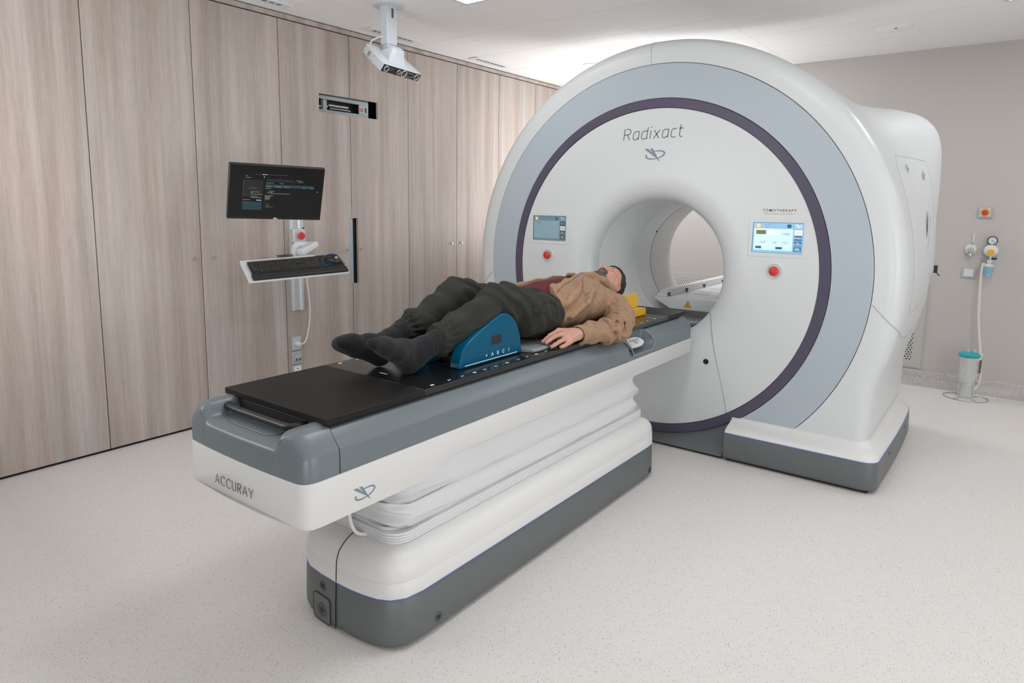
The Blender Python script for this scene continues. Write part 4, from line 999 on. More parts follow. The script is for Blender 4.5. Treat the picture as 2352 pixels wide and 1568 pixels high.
for x, z in ((1.478, .258), (1.462, .228), (1.494, .228)): MB().cyl((x, W-.0128, z), (x, W-.014, z), .0055, n=14).build('pin_hole', M['dgrey'], o)

# ------------------------------------------------------------------ grey-pink wall equipment (x = XB)
def wp(y, z, d=0.): return V((XB-d, y, z))
def plate(mb, y0, y1, z0, z1, d0, d1): return mb.bb(XB-d1, XB-d0, y0, y1, z0, z1)
t = thing('emergency_stop', wp(-1.615, 1.47), 'red mushroom emergency stop on a yellow disc in a grey wall plate', 'emergency stop')
plate(MB(), -1.663, -1.566, 1.426, 1.515, .0, .014).build('frame', M['lgrey'], t, bevel=.006)
plate(MB(), -1.648, -1.581, 1.439, 1.502, .013, .017).build('insert', M['white'], t, bevel=.002)
MB().cyl(wp(-1.615, 1.47, .016), wp(-1.615, 1.47, .019), .031, n=32).build('yellow_disc', M['yellowp'], t)
MB().lathe([(.010, 0), (.010, .012), (.020, .014), (.0205, .024), (.016, .030), (0, .032)], wp(-1.615, 1.47, .018), (-1, 0, 0), 28).build('push_button', M['red'], t)
t = thing('gas_outlet', wp(-1.548, 1.17), 'round white gas outlet with a hanging tag on the grey-pink wall', 'gas outlet')
MB().lathe([(.045, 0), (.045, .012), (.036, .028), (.022, .034), (0, .035)], wp(-1.548, 1.172), (-1, 0, 0), 36).build('rosette', M['white'], t)
MB().lathe([(.020, .03), (.022, .05), (.014, .055), (0, .056)], wp(-1.551, 1.168), (-1, 0, 0), 24).build('release_ring', M['lgrey'], t)
MB().lathe([(.013, 0), (.014, .012), (.019, .013), (.019, .022), (.008, .026), (.006, .05), (0, .05)], wp(-1.548, 1.145, .045), (0, 0, -1), 18).build('nozzle', M['steel'], t)
MB().box(wp(-1.557, 1.265, .012), (.003, .010, .075)).build('hanging_tag', M['cable'], t); MB().tube([wp(-1.557, 1.23, .012), wp(-1.551, 1.205, .03)], .0015, 5).build('tag_cord', M['dgrey'], t)
t = thing('light_switch', wp(-1.548, .98), 'square white rocker switch in a grey frame under the gas outlet', 'switch')
plate(MB(), -1.596, -1.501, .937, 1.024, 0, .012).build('frame', M['lgrey'], t, bevel=.006); plate(MB(), -1.581, -1.516, .950, 1.010, .011, .017).build('rocker', M['white'], t, bevel=.003)
t = thing('suction_regulator', wp(-1.682, 1.17), 'vacuum regulator with round gauge and yellow dial and blue jar on the wall', 'suction regulator')
MB().lathe([(.046, 0), (.050, .02), (.048, .05), (.036, .066), (.024, .07), (0, .07)], wp(-1.682, 1.169, .01), (-1, 0, 0), 36).build('body', M['ivory'], t)
MB().lathe([(0, .012), (.021, .012), (.024, .009), (.025, 0)], wp(-1.683, 1.158, .075), (-1, 0, 0), 28).build('yellow_dial', M['yellowp'], t)
ga = MB().lathe([(.028, .022), (.031, .024), (.0345, .022), (.035, 0), (0, 0)], wp(-1.684, 1.249, .035), (-1, 0, 0), 36).build('gauge_case', M['blackp'], t)
MB().lathe([(.0285, .0215), (0, .0215)], wp(-1.684, 1.249, .035), (-1, 0, 0), 32).build('gauge_face', M['dial'], ga)
mbx = MB(); strokes(mbx, [[(-.006, .005), (.016, -.012)]], .003, wp(-1.684, 1.249, .0575), (0, -1, 0), (0, 0, 1), .0008); mbx.build('gauge_needle', M['blackp'], ga)
MB().cyl(wp(-1.684, 1.205, .045), wp(-1.684, 1.222, .045), .008).build('gauge_stem', M['blackp'], t)
MB().cyl(wp(-1.682, 1.125, .055), wp(-1.682, 1.085, .055), .011).build('valve', M['steel'], t); MB().box(wp(-1.708, 1.107, .055), (.012, .035, .014)).build('valve_lever', M['blackp'], t, bevel=.002)
MB().lathe([(0, 0), (.02, 0), (.018, .015), (.013, .03), (.030, .036), (.034, .04), (.034, .052), (0, .052)], wp(-1.680, 1.095, .06), (0, 0, -1), 28).build('jar_head', M['white'], t)
MB().lathe([(.031, 0), (.031, .04), (.026, .048), (.026, .078), (.020, .084), (0, .085)], wp(-1.680, 1.043, .06), (0, 0, -1), 28).build('jar', M['jarblue'], t)
MB().tube([wp(-1.655, 1.062, .06), wp(-1.642, 1.064, .06), wp(-1.640, 1.04, .06)], .009, 10).build('jar_spout', M['white'], t)
hz = [wp(-1.640, 1.05, .06), wp(-1.636, .98, .062), wp(-1.640, .85, .065), wp(-1.650, .65, .075), wp(-1.672, .47, .09), wp(-1.690, .36, .12), wp(-1.698, .25, .17)]
lp = [(5.03, -1.69, .19), (5.0, -1.665, .165), (4.98, -1.625, .18), (4.985, -1.60, .25), (5.0, -1.62, .315), (5.02, -1.66, .335), (5.03, -1.695, .27), (5.02, -1.71, .16), (5.0, -1.69, .08), (4.98, -1.65, .055), (4.96, -1.615, .09), (4.95, -1.60, .18), (4.945, -1.605, .28), (4.95, -1.625, .345), (4.96, -1.65, .365)]
tag(MB().tube(spline(hz+lp, 8), .0095, 10).build('suction_hose', M['hose']), 'long cream suction hose looping from regulator to canister', 'hose')
t = thing('suction_canister', (4.95, -1.632, 0), 'clear suction canister with teal lid in a wire stand on the floor', 'suction canister')
cc = V((4.95, -1.628, 0))
MB().lathe([(0, .016), (.047, .016), (.052, .025), (.060, .30), (.066, .325), (.066, .345), (.06, .35)], cc, (0, 0, 1), 36).build('jar', M['clear'], t)
MB().lathe([(.068, .335), (.075, .352), (.07, .362), (.05, .372), (.02, .378), (0, .378)], cc, (0, 0, 1), 36).build('lid', M['teal'], t)
MB().cyl(cc+V((-.02, .01, .375)), cc+V((-.02, .01, .398)), .009).cyl(cc+V((.02, -.03, .372)), cc+V((.02, -.03, .395)), .009).box(cc+V((.0, -.075, .36)), (.02, .03, .02)).build('lid_port', M['clear'], t)
gm = MB()
for i in range(12): gm.prism(rrect(.022 if i % 2 else .014, .0025, .001), .0005, cc+V((-.0615+.0007*(11-i)*.35, .018, .06+.021*i)), (0, -1, 0), (0, 0, 1))
gm.build('scale_marking', M['lgrey'], t)
st = MB(); wr = .0035
c0 = cc+V((0, -.004, 0))
st.tube([c0+V((.145*math.cos(a)*.95, .150*math.sin(a), wr)) for a in [2*PI*i/40 for i in range(40)]], wr, 6, closed=True)
st.build('base_ring', M['steel'], t)
st = MB().tube([c0+V((.07*math.cos(a), .07*math.sin(a), .125)) for a in [2*PI*i/30 for i in range(30)]], wr*.9, 6, closed=True); st.build('holder_ring', M['steel'], t)
for a in (35, 145, 215, 325):
    ca, sa = math.cos(math.radians(a)), math.sin(math.radians(a))
    MB().tube([c0+V((.139*ca, .148*sa, wr)), c0+V((.075*ca, .075*sa, wr)), c0+V((.07*ca, .07*sa, .02)), c0+V((.07*ca, .07*sa, .125))], wr*.9, 6).build('leg', M['steel'], t)
MB().box(cc+V((.062, -.075, .255)), (.006, .012, .11)).build('hose_clip', M['dgrey'], t, bevel=.002)
for (y0, y1, z0, z1, hy0, hy1, hz0, hz1, m, l) in ((-1.282, -.62, .134, .86, -1.212, -.69, .195, .80, 'perf', 'perforated wall vent plate beside the right side of the ring machine'), (.30, 1.0, .134, .81, .36, .94, .195, .745, 'perf2', 'perforated wall vent plate seen through the bore')):
    t = thing('wall_vent', wp((y0+y1)/2, (z0+z1)/2), l, 'wall vent')
    fr = MB(); plate(fr, y0, y1, z0, hz0, 0, .010); plate(fr, y0, y1, hz1, z1, 0, .010); plate(fr, y0, hy0, hz0, hz1, 0, .010); plate(fr, hy1, y1, hz0, hz1, 0, .010)
    fr.build('frame', mat('vent_plate', (.52, .50, .47), .5), t, smooth=0)
    plate(MB(), hy0, hy1, hz0, hz1, 0, .0095).build('perforated_sheet', M[m], t, smooth=0)
    for y in (y0+.02, y1-.02):
        for z in (z0+.02, z1-.25): MB().cyl(wp(y, z, .010), wp(y, z, .012), .004, n=10).build('screw', M['steel'], t)

# unseen area lights added as fill: ceiling bounces, side soft light, rear uplight
def area(name, loc, aim, size, power, col=(.985, .995, 1.)):
    l = bpy.data.lights.new(name, 'AREA'); l.energy = power; l.size = size; l.color = col
    o = bpy.data.objects.new(name, l); COL.objects.link(o); o.location = loc
    o.rotation_euler = (V(aim)-V(loc)).to_track_quat('-Z', 'Y').to_euler(); return o
AR = dict(BL=('bounce_light', (-1.35, 1.2, 1.5), (.9, 1.2, H), 1.0), BR=('bounce_light', (1.8, -4.0, 1.9), (1.6, -2.0, H), 1.0), SO=('soft_light', (.4, -4.4, 1.25), (2.4, 0, .9), 1.8),
          RB=('rear_bounce_light', (4.6, 1.2, 1.2), (4.3, 1.7, H), .5), BW=('bounce_light', (-2.4, -2.6, .9), (-1.0, -1.2, H), 1.6), SR=('soft_light', (2.6, -4.4, .9), (2.5, -1.0, .3), 1.4))
AO = {}
for k_, a_ in AR.items():
    if POW[k_] > 0: AO[k_] = area(*a_, POW[k_])
# ------------------------------------------------------------------ person: implicit surfaces turned into meshes
import openvdb
_lat = np.random.RandomState(5).rand(32, 32, 32).astype(np.float32)*2-1
def vnoise(p, f, off=0.):
    q = p*np.array(f, dtype=np.float32)+np.float32(off+100.); i = np.floor(q).astype(np.int32); t = (q-i).astype(np.float32); t = t*t*(3-2*t); i %= 32; j = (i+1) % 32
    x0, y0, z0 = i[:, 0], i[:, 1], i[:, 2]; x1, y1, z1 = j[:, 0], j[:, 1], j[:, 2]; u, v, w = t[:, 0], t[:, 1], t[:, 2]; L = _lat
    a = L[x0, y0, z0]*(1-u)+L[x1, y0, z0]*u; b = L[x0, y1, z0]*(1-u)+L[x1, y1, z0]*u
    c = L[x0, y0, z1]*(1-u)+L[x1, y0, z1]*u; d_ = L[x0, y1, z1]*(1-u)+L[x1, y1, z1]*u
    return (a*(1-v)+b*v)*(1-w)+(c*(1-v)+d_*v)*w
class SDF:
    def __init__(s, lo, hi, h):
        s.lo = np.array(lo); s.h = h; s.n = np.ceil((np.array(hi)-s.lo)/h).astype(int)+1
        s.ax = [(s.lo[i]+h*np.arange(s.n[i])).astype(np.float32) for i in range(3)]
        s.d = np.full(s.n, .2, np.float32)
    def sl(s, lo, hi):
        a = np.clip(np.floor((np.array(lo)-s.lo)/s.h).astype(int), 0, s.n); b = np.clip(np.ceil((np.array(hi)-s.lo)/s.h).astype(int)+1, 0, s.n)
        return tuple(slice(int(a[i]), int(b[i])) for i in range(3))
    def P(s, q): return s.ax[0][q[0]][:, None, None], s.ax[1][q[1]][None, :, None], s.ax[2][q[2]][None, None, :]
    def comb(s, q, e, k, mode):
        c = s.d[q]
        if c.size == 0: return
        if mode == 'u':
            h_ = np.maximum(k-np.abs(c-e), 0)/k; s.d[q] = np.minimum(c, e)-h_*h_*k*.25
        elif mode == 's':
            h_ = np.maximum(k-np.abs(c+e), 0)/k; s.d[q] = np.maximum(c, -e)+h_*h_*k*.25
    def cone(s, a, b, ra, rb, k=.02, mode='u', sc=(1, 1, 1)):
        a, b = np.array(a, float), np.array(b, float); m = max(ra, rb)*max(1/np.array(sc))+k+.03
        q = s.sl(np.minimum(a, b)-m, np.maximum(a, b)+m); X, Y, Z = s.P(q); ab = (b-a)*np.array(sc); L2 = float(ab @ ab)+1e-12
        px, py, pz = (X-a[0])*sc[0], (Y-a[1])*sc[1], (Z-a[2])*sc[2]
        t = np.clip((px*ab[0]+py*ab[1]+pz*ab[2])/L2, 0, 1)
        s.comb(q, np.sqrt((px-t*ab[0])**2+(py-t*ab[1])**2+(pz-t*ab[2])**2)-(ra+(rb-ra)*t), k, mode)
    def ell(s, c, r, k=.02, mode='u', B=None):
        c = np.array(c, float); r = np.array(r, float); m = float(r.max())+k+.03 if B is not None else r+k+.03
        q = s.sl(c-m, c+m); X, Y, Z = s.P(q); x, y, z = X-c[0], Y-c[1], Z-c[2]
        if B is not None: x, y, z = [B[i][0]*x+B[i][1]*y+B[i][2]*z for i in range(3)]
        k0 = np.sqrt((x/r[0])**2+(y/r[1])**2+(z/r[2])**2); k1 = np.sqrt((x/r[0]**2)**2+(y/r[1]**2)**2+(z/r[2]**2)**2)+1e-6
        s.comb(q, k0*(k0-1)/k1, k, mode)
    def path(s, pts, k=.02, mode='u'):
        for (a, ra), (b, rb) in zip(pts[:-1], pts[1:]): s.cone(a, b, ra, rb, k, mode)
    def band(s, w=.03):
        i = np.where(np.abs(s.d) < w); return i, np.stack([s.ax[a][i[a]] for a in range(3)], 1)
    def disp(s, fn, w=.03):
        i, p = s.band(w); s.d[i] += fn(p).astype(np.float32)
    def inter(s, e): s.d = np.maximum(s.d, e)
    def mesh(s, name, m, parent=None, it=2):
        g_ = openvdb.FloatGrid(.2); g_.copyFromArray(s.d.astype(np.float32)); v, f = g_.convertToQuads(0.)
        v = v*s.h+s.lo; f = np.asarray(f)[:, ::-1]
        # light relaxation
        e = np.concatenate([f[:, [0, 1]], f[:, [1, 2]], f[:, [2, 3]], f[:, [3, 0]]])
        for _ in range(it):
            acc = np.zeros_like(v); cnt = np.zeros(len(v))
            for a in range(3): acc[:, a] = np.bincount(e[:, 0], v[e[:, 1], a], len(v))+np.bincount(e[:, 1], v[e[:, 0], a], len(v))
            cnt = np.bincount(e[:, 0], minlength=len(v))+np.bincount(e[:, 1], minlength=len(v))
            v = v*.5+.5*acc/np.maximum(cnt, 1)[:, None]
        me = bpy.data.meshes.new(name); me.from_pydata(v.tolist(), [], f.tolist()); me.materials.append(m)
        bm = bmesh.new(); bm.from_mesh(me); bmesh.ops.recalc_face_normals(bm, faces=bm.faces); bm.to_mesh(me); bm.free()
        return link(name, me, parent, 180)
def fabric(name, c, rough, bump, bs, var=.12, vs=30, wave=None, sheen=.0):
    m = mat(name, c, rough, bump=bump, bscale=bs, spec=.2, var=var, vscale=vs)
    m.node_tree.nodes['Principled BSDF'].inputs['Sheen Weight'].default_value = sheen
    return m
M['skin'] = mat('skin', (.53, .285, .215), .48, bump=.08, bscale=260, spec=.35, var=.10, vscale=38)
M['skin'].node_tree.nodes['Principled BSDF'].inputs['Subsurface Weight'].default_value = .08
M['skin'].node_tree.nodes['Principled BSDF'].inputs['Subsurface Radius'].default_value = (.01, .004, .002)
M['beard'] = mat('beard_hair', (.115, .088, .074), .75, bump=.7, bscale=420, spec=.15, var=.7, vscale=330)
M['hair'] = mat('dark_hair', (.040, .034, .030), .65, bump=.8, bscale=330, spec=.25, var=.5, vscale=240)
M['jacket'] = fabric('tan_corduroy', (.33, .203, .125), .85, .8, 480, .34, 60, sheen=.12)
M['shirt'] = fabric('maroon_cotton', (.115, .018, .026), .8, .2, 300)
M['trouser'] = fabric('olive_cotton', (.026, .0262, .0215), .82, .25, 420, .12, 22, sheen=.03)
M['sock'] = fabric('charcoal_knit', (.0155, .0165, .0185), .92, .6, 520, .30, 240, sheen=.08)
M['lip'] = mat('lip', (.36, .15, .125), .45)
M['eye'] = mat('eye_dark', (.03, .02, .016), .25)
M['eyew'] = mat('eye_white', (.55, .48, .44), .3)
M['nail'] = mat('nail', (.60, .36, .29), .3)

# head frame: u towards the crown, f out of the face, s to the left ear (-y)
al = math.radians(7); HO = np.array((1.922, -.004, 1.045))
eu = np.array((math.cos(al), 0, math.sin(al))); ef = np.array((-math.sin(al), 0, math.cos(al))); es = np.array((0, -1., 0))
tr = math.radians(5)                                  # slight turn of the face
ef, es = ef*math.cos(tr)+es*math.sin(tr), es*math.cos(tr)-ef*math.sin(tr)
HB = np.stack([eu, ef, es])
def hp(u, f, s=0.): return HO+eu*u+ef*f+es*s
def head(S):
    S.ell(hp(.045, -.004), (.096, .098, .0775), .01, B=HB)
    S.ell(hp(-.030, .030), (.085, .062, .063), .03, B=HB)
    for s in (-1, 1):
        S.cone(hp(-.055, -.005, s*.052), hp(-.110, .066, s*.014), .022, .022, .03)
        S.cone(hp(.0, .02, s*.060), hp(-.055, -.005, s*.053), .016, .02, .03)
        S.ell(hp(-.022, .060, s*.040), (.026, .022, .022), .02, B=HB)
    S.ell(hp(-.108, .066), (.024, .022, .024), .02, B=HB)
    S.cone(hp(.030, .081, -.034), hp(.030, .081, .034), .012, .012, .018)
    for s in (-1, 1): S.ell(hp(.008, .096, s*.033), (.013, .014, .017), .012, 's', HB)
    S.cone(hp(.016, .087), hp(-.030, .108), .009, .0125, .012)
    S.ell(hp(-.033, .108), (.012, .012, .012), .01, B=HB)
    for s in (-1, 1):
        S.ell(hp(-.036, .097, s*.0135), (.010, .011, .008), .008, B=HB)
        S.ell(hp(.007, .074, s*.033), (.011, .0125, .0145), .004, B=HB)
        S.ell(hp(-.046, .101, s*.0075), (.006, .006, .0045), .003, 's', HB)
    S.ell(hp(-.060, .088), (.006, .010, .022), .006, B=HB); S.ell(hp(-.073, .087), (.0065, .010, .019), .006, B=HB)
    S.ell(hp(-.0665, .0975), (.0016, .006, .022), .004, 's', HB)
    for s in (-1, 1):
        S.ell(hp(-.004, -.010, s*.077), (.030, .018, .008), .006, B=HB); S.ell(hp(-.026, -.003, s*.075), (.010, .009, .007), .006, B=HB)
        S.ell(hp(.0, -.006, s*.085), (.017, .009, .005), .004, 's', HB)
    S.cone(hp(-.045, -.03), (1.70, 0, .985), .055, .062, .03)
def hand(S, sgn):
    y = lambda v: v if sgn < 0 else -v
    A = lambda x, yy, z: (x, y(yy), z)
    S.cone(A(1.30, -.272, .896), A(1.170, -.266, .900), .030, .027, .02, sc=(1, 1, 1.12))
    S.cone(A(1.170, -.266, .900), A(1.135, -.262, .902), .027, .026, .02)
    for kx, ky, kz, r in ((1.078, -.222, .926, .0125), (1.070, -.246, .914, .013), (1.063, -.269, .896, .0125), (1.068, -.288, .880, .011)):
        S.cone(A(1.150, -.262+(ky+.262)*.55, .903+(kz-.90)*.35), A(kx, ky, kz), .017, r, .016)
    S.ell(A(1.11, -.258, .899), (.045, .030, .014), .02)
    for fg in (((1.078, -.222, .926, .0115), (1.018, -.215, .911, .0098), (.990, -.213, .899, .009), (.965, -.212, .889, .0078)),
               ((1.070, -.246, .914, .0120), (1.013, -.238, .908, .0102), (.985, -.235, .897, .0094), (.961, -.232, .8885, .0080)),
               ((1.063, -.269, .896, .0115), (1.018, -.263, .886, .0098), (.992, -.260, .879, .0090), (.968, -.257, .8715, .0078)),
               ((1.068, -.288, .880, .0100), (1.040, -.2845, .872, .0086), (1.022, -.2825, .8700, .0078), (1.006, -.281, .8680, .0070))):
        S.path([(A(*p[:3]), p[3]) for p in fg], .006)
    S.path([(A(1.145, -.235, .893), .015), (A(1.095, -.200, .890), .0125), (A(1.060, -.188, .888), .0108), (A(1.035, -.184, .887), .0088)], .010)
S = SDF((.02, -.40, .84), (2.10, .40, 1.20), .0026)
head(S)
for s in (-1, 1):
    S.cone((1.67, s*.02, .985), (1.655, s*.185, .965), .06, .052, .03)
    S.path([((1.655, s*.19, .965), .05), ((1.52, s*.290, .895), .030), ((1.30, s*.272, .896), .029)], .03)
    hand(S, s)
    kx, ky, kz = ((.765, -.115, 1.075) if s < 0 else (.735, .10, 1.082))
    S.path([((1.12, s*.085, .960), .068), ((kx, ky, kz), .040), ((kx-.15, ky+(.012 if s < 0 else 0), kz-.050), .034), ((.345, s*.095, .950), .033), ((.275, s*.08, .908), .028)], .03)
    S.path([((.29, s*.085, .92), .028), ((.15, s*.105, (.968 if s < 0 else .952)), .019)], .02)
S.ell((1.51, 0, .985), (.22, .185, .118), .05); S.ell((1.29, 0, .985), (.2, .172, .115), .05); S.ell((1.12, 0, .965), (.14, .165, .092), .05)
S.disp(lambda p: -.0007*vnoise(p, (70, 70, 70)), .01)
person = S.mesh('person', M['skin'], None, 1)
tag(person, 'person lying on their back on the couch in tan jacket, dark trousers and charcoal socks', 'person')
headd = S.d.copy(); hax = S.ax
# beard and hair grow from the head surface
q = S.sl((1.70, -.12, .90), (2.10, .12, 1.19))
X, Y, Z = S.P(q); dx, dy, dz = X-HO[0], Y-HO[1], Z-HO[2]
U = eu[0]*dx+eu[1]*dy+eu[2]*dz; Fh = ef[0]*dx+ef[1]*dy+ef[2]*dz; Sh = es[0]*dx+es[1]*dy+es[2]*dz
base = headd[q]
class Sub(SDF):
    def __init__(s, d): s.d = d; s.h = S.h; s.ax = [S.ax[i][q[i]] for i in range(3)]; s.lo = np.array([a[0] for a in s.ax]); s.n = np.array(d.shape)
def smx(a, b, k=.006):
    h_ = np.maximum(k-np.abs(a-b), 0)/k; return np.maximum(a, b)+h_*h_*k*.25
beard = np.minimum(U+.052, 9)                                         # below the nose line
lower = np.maximum(U+.044, .020-Fh)
aSh = np.abs(Sh)
jaw = np.maximum(U-(-.052-.9*np.maximum(0, .062-Fh)*.0)-.0, -(Fh-.0))
r_chin = np.sqrt(((U+.108)/.052)**2+((Fh-.062)/.056)**2+(Sh/.044)**2)-1
r_mou = np.sqrt(((U+.060)/.024)**2+((Fh-.086)/.026)**2+(Sh/.036)**2)-1
ju = -.05-.055*np.clip((Fh-.0)/.06, 0, 1)
r_jaw = np.sqrt(((U-ju)/.030)**2+((aSh-(.056-.035*np.clip(Fh/.06, 0, 1)))/.034)**2)-1
r_jaw = np.maximum(r_jaw, np.abs(Fh-.058)/.030-1)
reg = np.minimum(np.minimum(r_chin, r_mou), r_jaw)*.03
lipr = (np.sqrt(((U+.066)/.0125)**2+((Fh-.099)/.018)**2+(Sh/.021)**2)-1)*.012
reg = np.maximum(reg, -lipr); reg = np.maximum(reg, U+.043)
bs_ = Sub(smx(base-.0055, reg, .005))
bs_.disp(lambda p: .0022*vnoise(p, (260, 260, 260))+.0015*vnoise(p, (120, 120, 120), 7), .012)
bs_.mesh('beard', M['beard'], person, 0)
hl = .078-(U+np.maximum(0, .072-Fh)*.82)-.0
hl = np.maximum(hl, (.0-(U+.062)))                                    # nape
side = (.066-aSh)
hreg = np.maximum(hl*.7, -9)
ear = (np.sqrt(((U+.004)/.038)**2+((Fh+.008)/.026)**2)-1)*.03
ear = np.where(aSh > .055, ear, 1.)
hreg = np.maximum(hreg, -ear)
hs2 = Sub(smx(base-.0085, hreg, .006))
hs2.disp(lambda p: .0038*vnoise(p, (150, 150, 150))+.002*vnoise(p, (320, 320, 320), 3), .016)
hs2.mesh('hair', M['hair'], person, 0)
# brows, eyes, lips, nails
for s in (-1, 1):
    MB().tube([V(hp(.024+.004*math.sin(PI*i/6), .0935-.004*abs(i-2)/4-.010*(i/6)**2, s*(.016+.032*i/6))) for i in range(7)], [.0015, .0035, .004, .004, .0035, .003, .001], 6).build('eyebrow', M['hair'], person)
    e = MB().lathe([(0, .0135), (.006, .0125), (.0105, .0085), (.0125, .003)], V(hp(.0065, .0735, s*.033)), V(ef), 18).build('eye', M['eyew'], person)
    MB().lathe([(0, .0142), (.003, .0138), (.0062, .0118)], V(hp(.0065, .0735, s*.033)), V(ef)+V(eu)*.25, 16).build('iris', M['eye'], e)
    MB().tube([V(hp(.0135-.004*abs(i-3)/3*abs(i-3)/3, .0865-.0045*((i-3)/3)**2, s*.033+.0042*(i-3))) for i in range(7)], [.001, .0022, .0028, .003, .0028, .0022, .001], 6).build('upper_eyelid', M['skin'], person)
    MB().tube([V(hp(-.0005+.003*((i-3)/3)**2, .0865-.0045*((i-3)/3)**2, s*.033+.0042*(i-3))) for i in range(7)], [.001, .002, .0024, .0026, .0024, .002, .001], 6).build('lower_eyelid', M['skin'], person)
MB().tube([V(hp(-.0605-.0025*((i-4)/4)**2-.002*((i % 8) == 4), .0955-.009*((i-4)/4)**2, .0052*(i-4))) for i in range(9)], [.0008, .0028, .0036, .0040, .0038, .0040, .0036, .0028, .0008], 8).build('upper_lip', M['lip'], person)
MB().tube([V(hp(-.0715+.004*((i-4)/4)**2, .0945-.009*((i-4)/4)**2, .0048*(i-4))) for i in range(9)], [.0008, .0030, .0042, .0048, .0050, .0048, .0042, .0030, .0008], 8).build('lower_lip', M['lip'], person)
for x, y, z, dz_ in ((.963, -.212, .8955, -.25), (.9595, -.2325, .8955, -.28), (.966, -.2575, .8785, -.28), (1.004, -.2815, .8742, -.10)):
    R = Matrix.Rotation(dz_*.9, 3, 'Y')
    MB().prism(rrect(.0125, .0095, .004), .0012, (x, y, z), (1, 0, -dz_), (0, 1, 0)).build('fingernail', M['nail'], person, bevel=.0004)

# ---- clothes
def armpath(s, e): return [((1.655, s*.200, .960), .080+e), ((1.60, s*.262, .920), .070+e), ((1.52, s*.300, .893), .060+e), ((1.40, s*.297, .888), .053+e), ((1.28, s*.280, .893), .047+e), ((1.195, s*.268, .897), .043+e)]
def torso(T, e):
    T.ell((1.525, 0, .998), (.215+e, .205+e, .132+e), .04); T.ell((1.31, 0, .994), (.215+e, .195+e, .134+e), .06); T.ell((1.16, 0, .985), (.12+e, .182+e, .120+e), .06)
    T.cone((1.66, -.06, 1.0), (1.655, -.18, .965), .075+e, .075+e, .04); T.cone((1.66, .06, 1.0), (1.655, .18, .965), .075+e, .075+e, .04)
T = SDF((1.08, -.26, .85), (1.80, .26, 1.17), .0036); torso(T, -.014)
T.disp(lambda p: -.003*vnoise(p, (14, 30, 20)), .02)
X, Y, Z = T.ax[0][:, None, None], T.ax[1][None, :, None], T.ax[2][None, None, :]
T.inter(np.maximum(1.13-X, X-1.70)+0*Y+0*Z); T.inter(np.minimum(np.minimum(-.098-Y, 1.235-X), .05)+0*Z); T.mesh('shirt', M['shirt'], person)
T = SDF((1.08, -.42, .80), (1.82, .40, 1.18), .0034); torso(T, .002)
def folds(p, ax_, amp, f, seed):
    t = p @ np.array(ax_, np.float32); n = vnoise(p, (9, 9, 9), seed)*1.6+vnoise(p, (22, 22, 22), seed+5)*.6
    return amp*np.sin(t*f+n*4)
J = T; J2 = SDF((1.08, -.42, .80), (1.82, .40, 1.18), .0034)
for s in (-1, 1): J2.path(armpath(s, .0), .03)
J2.ell((1.47, -.305, .880), (.13, .045, .040), .03)
def sleeve(p):
    n = vnoise(p, (13, 13, 13), 2); r = vnoise(p, (34, 30, 34), 9); w = np.exp(-((p[:, 0]-1.45)/.16)**2)
    a = np.sin(p[:, 0]*62+p[:, 2]*38+n*5.5); b = np.sin(p[:, 0]*88-p[:, 2]*60+n*5+2)
    c = 1-np.abs(vnoise(p, (30, 16, 24), 12))*2.2
    return -(.0062*w+.0026)*np.maximum(a, -.5)-.0048*w*np.maximum(b, -.4)-.0030*np.maximum(c, 0)-.0024*r-.004*n
J2.disp(sleeve, .02)
def torsof(p):
    n = vnoise(p, (6, 7, 6), 4); r = vnoise(p, (17, 12, 17), 1); k_ = vnoise(p, (40, 26, 40), 8)
    d1 = np.sin((p[:, 0]*.75+p[:, 1]*.9-p[:, 2]*.9)*30+n*4.2); w = np.clip((1.50-p[:, 0])/.3, .2, 1)
    d3 = np.sin((p[:, 0]*.9-p[:, 1]*.4-p[:, 2]*.9)*44+n*5+1)
    return -.0085*w*np.maximum(d1, -.4)-.0045*np.maximum(d3, -.3)*(p[:, 1] < -.02)-.0048*r-.0022*k_
J.disp(torsof, .02)
X, Y, Z = J.ax[0][:, None, None], J.ax[1][None, :, None], J.ax[2][None, None, :]
hem = (1.200-.030*np.clip((Z-.96)/.12, 0, 1)+.008*np.sin(Y*40))-X
J.inter(hem+0*Z); J.inter((X-1.735)+0*Y+0*Z)
yn = -.108+.108*np.clip((X-1.15)/.48, 0, 1.05); yf = .055+.045*np.clip((X-1.2)/.34, 0, 1)-.055*np.clip((X-1.55)/.12, 0, 1)
opn = np.maximum(np.maximum(yn-Y, Y-yf), 1.02-Z); opn = np.maximum(opn, X-1.665)
J.d = np.maximum(J.d, -opn)
# long creases running from the hem towards the chest, and across the sleeve
for pts in (((1.205, -.192, 1.00), (1.33, -.190, 1.055), (1.44, -.155, 1.108)), ((1.21, -.166, 1.055), (1.30, -.140, 1.095), (1.40, -.085, 1.135)), ((1.25, -.205, .93), (1.38, -.212, .985), (1.50, -.198, 1.05)), ((1.60, -.13, 1.095), (1.53, -.17, 1.07), (1.46, -.20, 1.03)), ((1.36, -.10, 1.12), (1.46, -.13, 1.115), (1.56, -.12, 1.12))):
    J.path([(p_, .0045) for p_ in pts], .022, 's')
for pts in (((1.21, -.185, 1.03), (1.34, -.168, 1.082), (1.45, -.125, 1.122)), ((1.23, -.200, .965), (1.37, -.205, 1.02), (1.48, -.18, 1.075))):
    J.path([(p_, .007) for p_ in pts], .03)
for x_ in (1.245, 1.29, 1.345, 1.395, 1.44, 1.49):
    w_ = .6+.4*math.sin(x_*70)
    J2.path([((x_+.028, -.285+.03*w_, .957), .004), ((x_, -.338, .925), .0055), ((x_-.03*w_, -.352, .885), .005)], .020, 's')
for x_ in (1.44,):
    J2.path([((x_-.05, -.302, .953), .003), ((x_, -.352, .915), .004), ((x_+.03, -.358, .880), .004)], .018, 's')
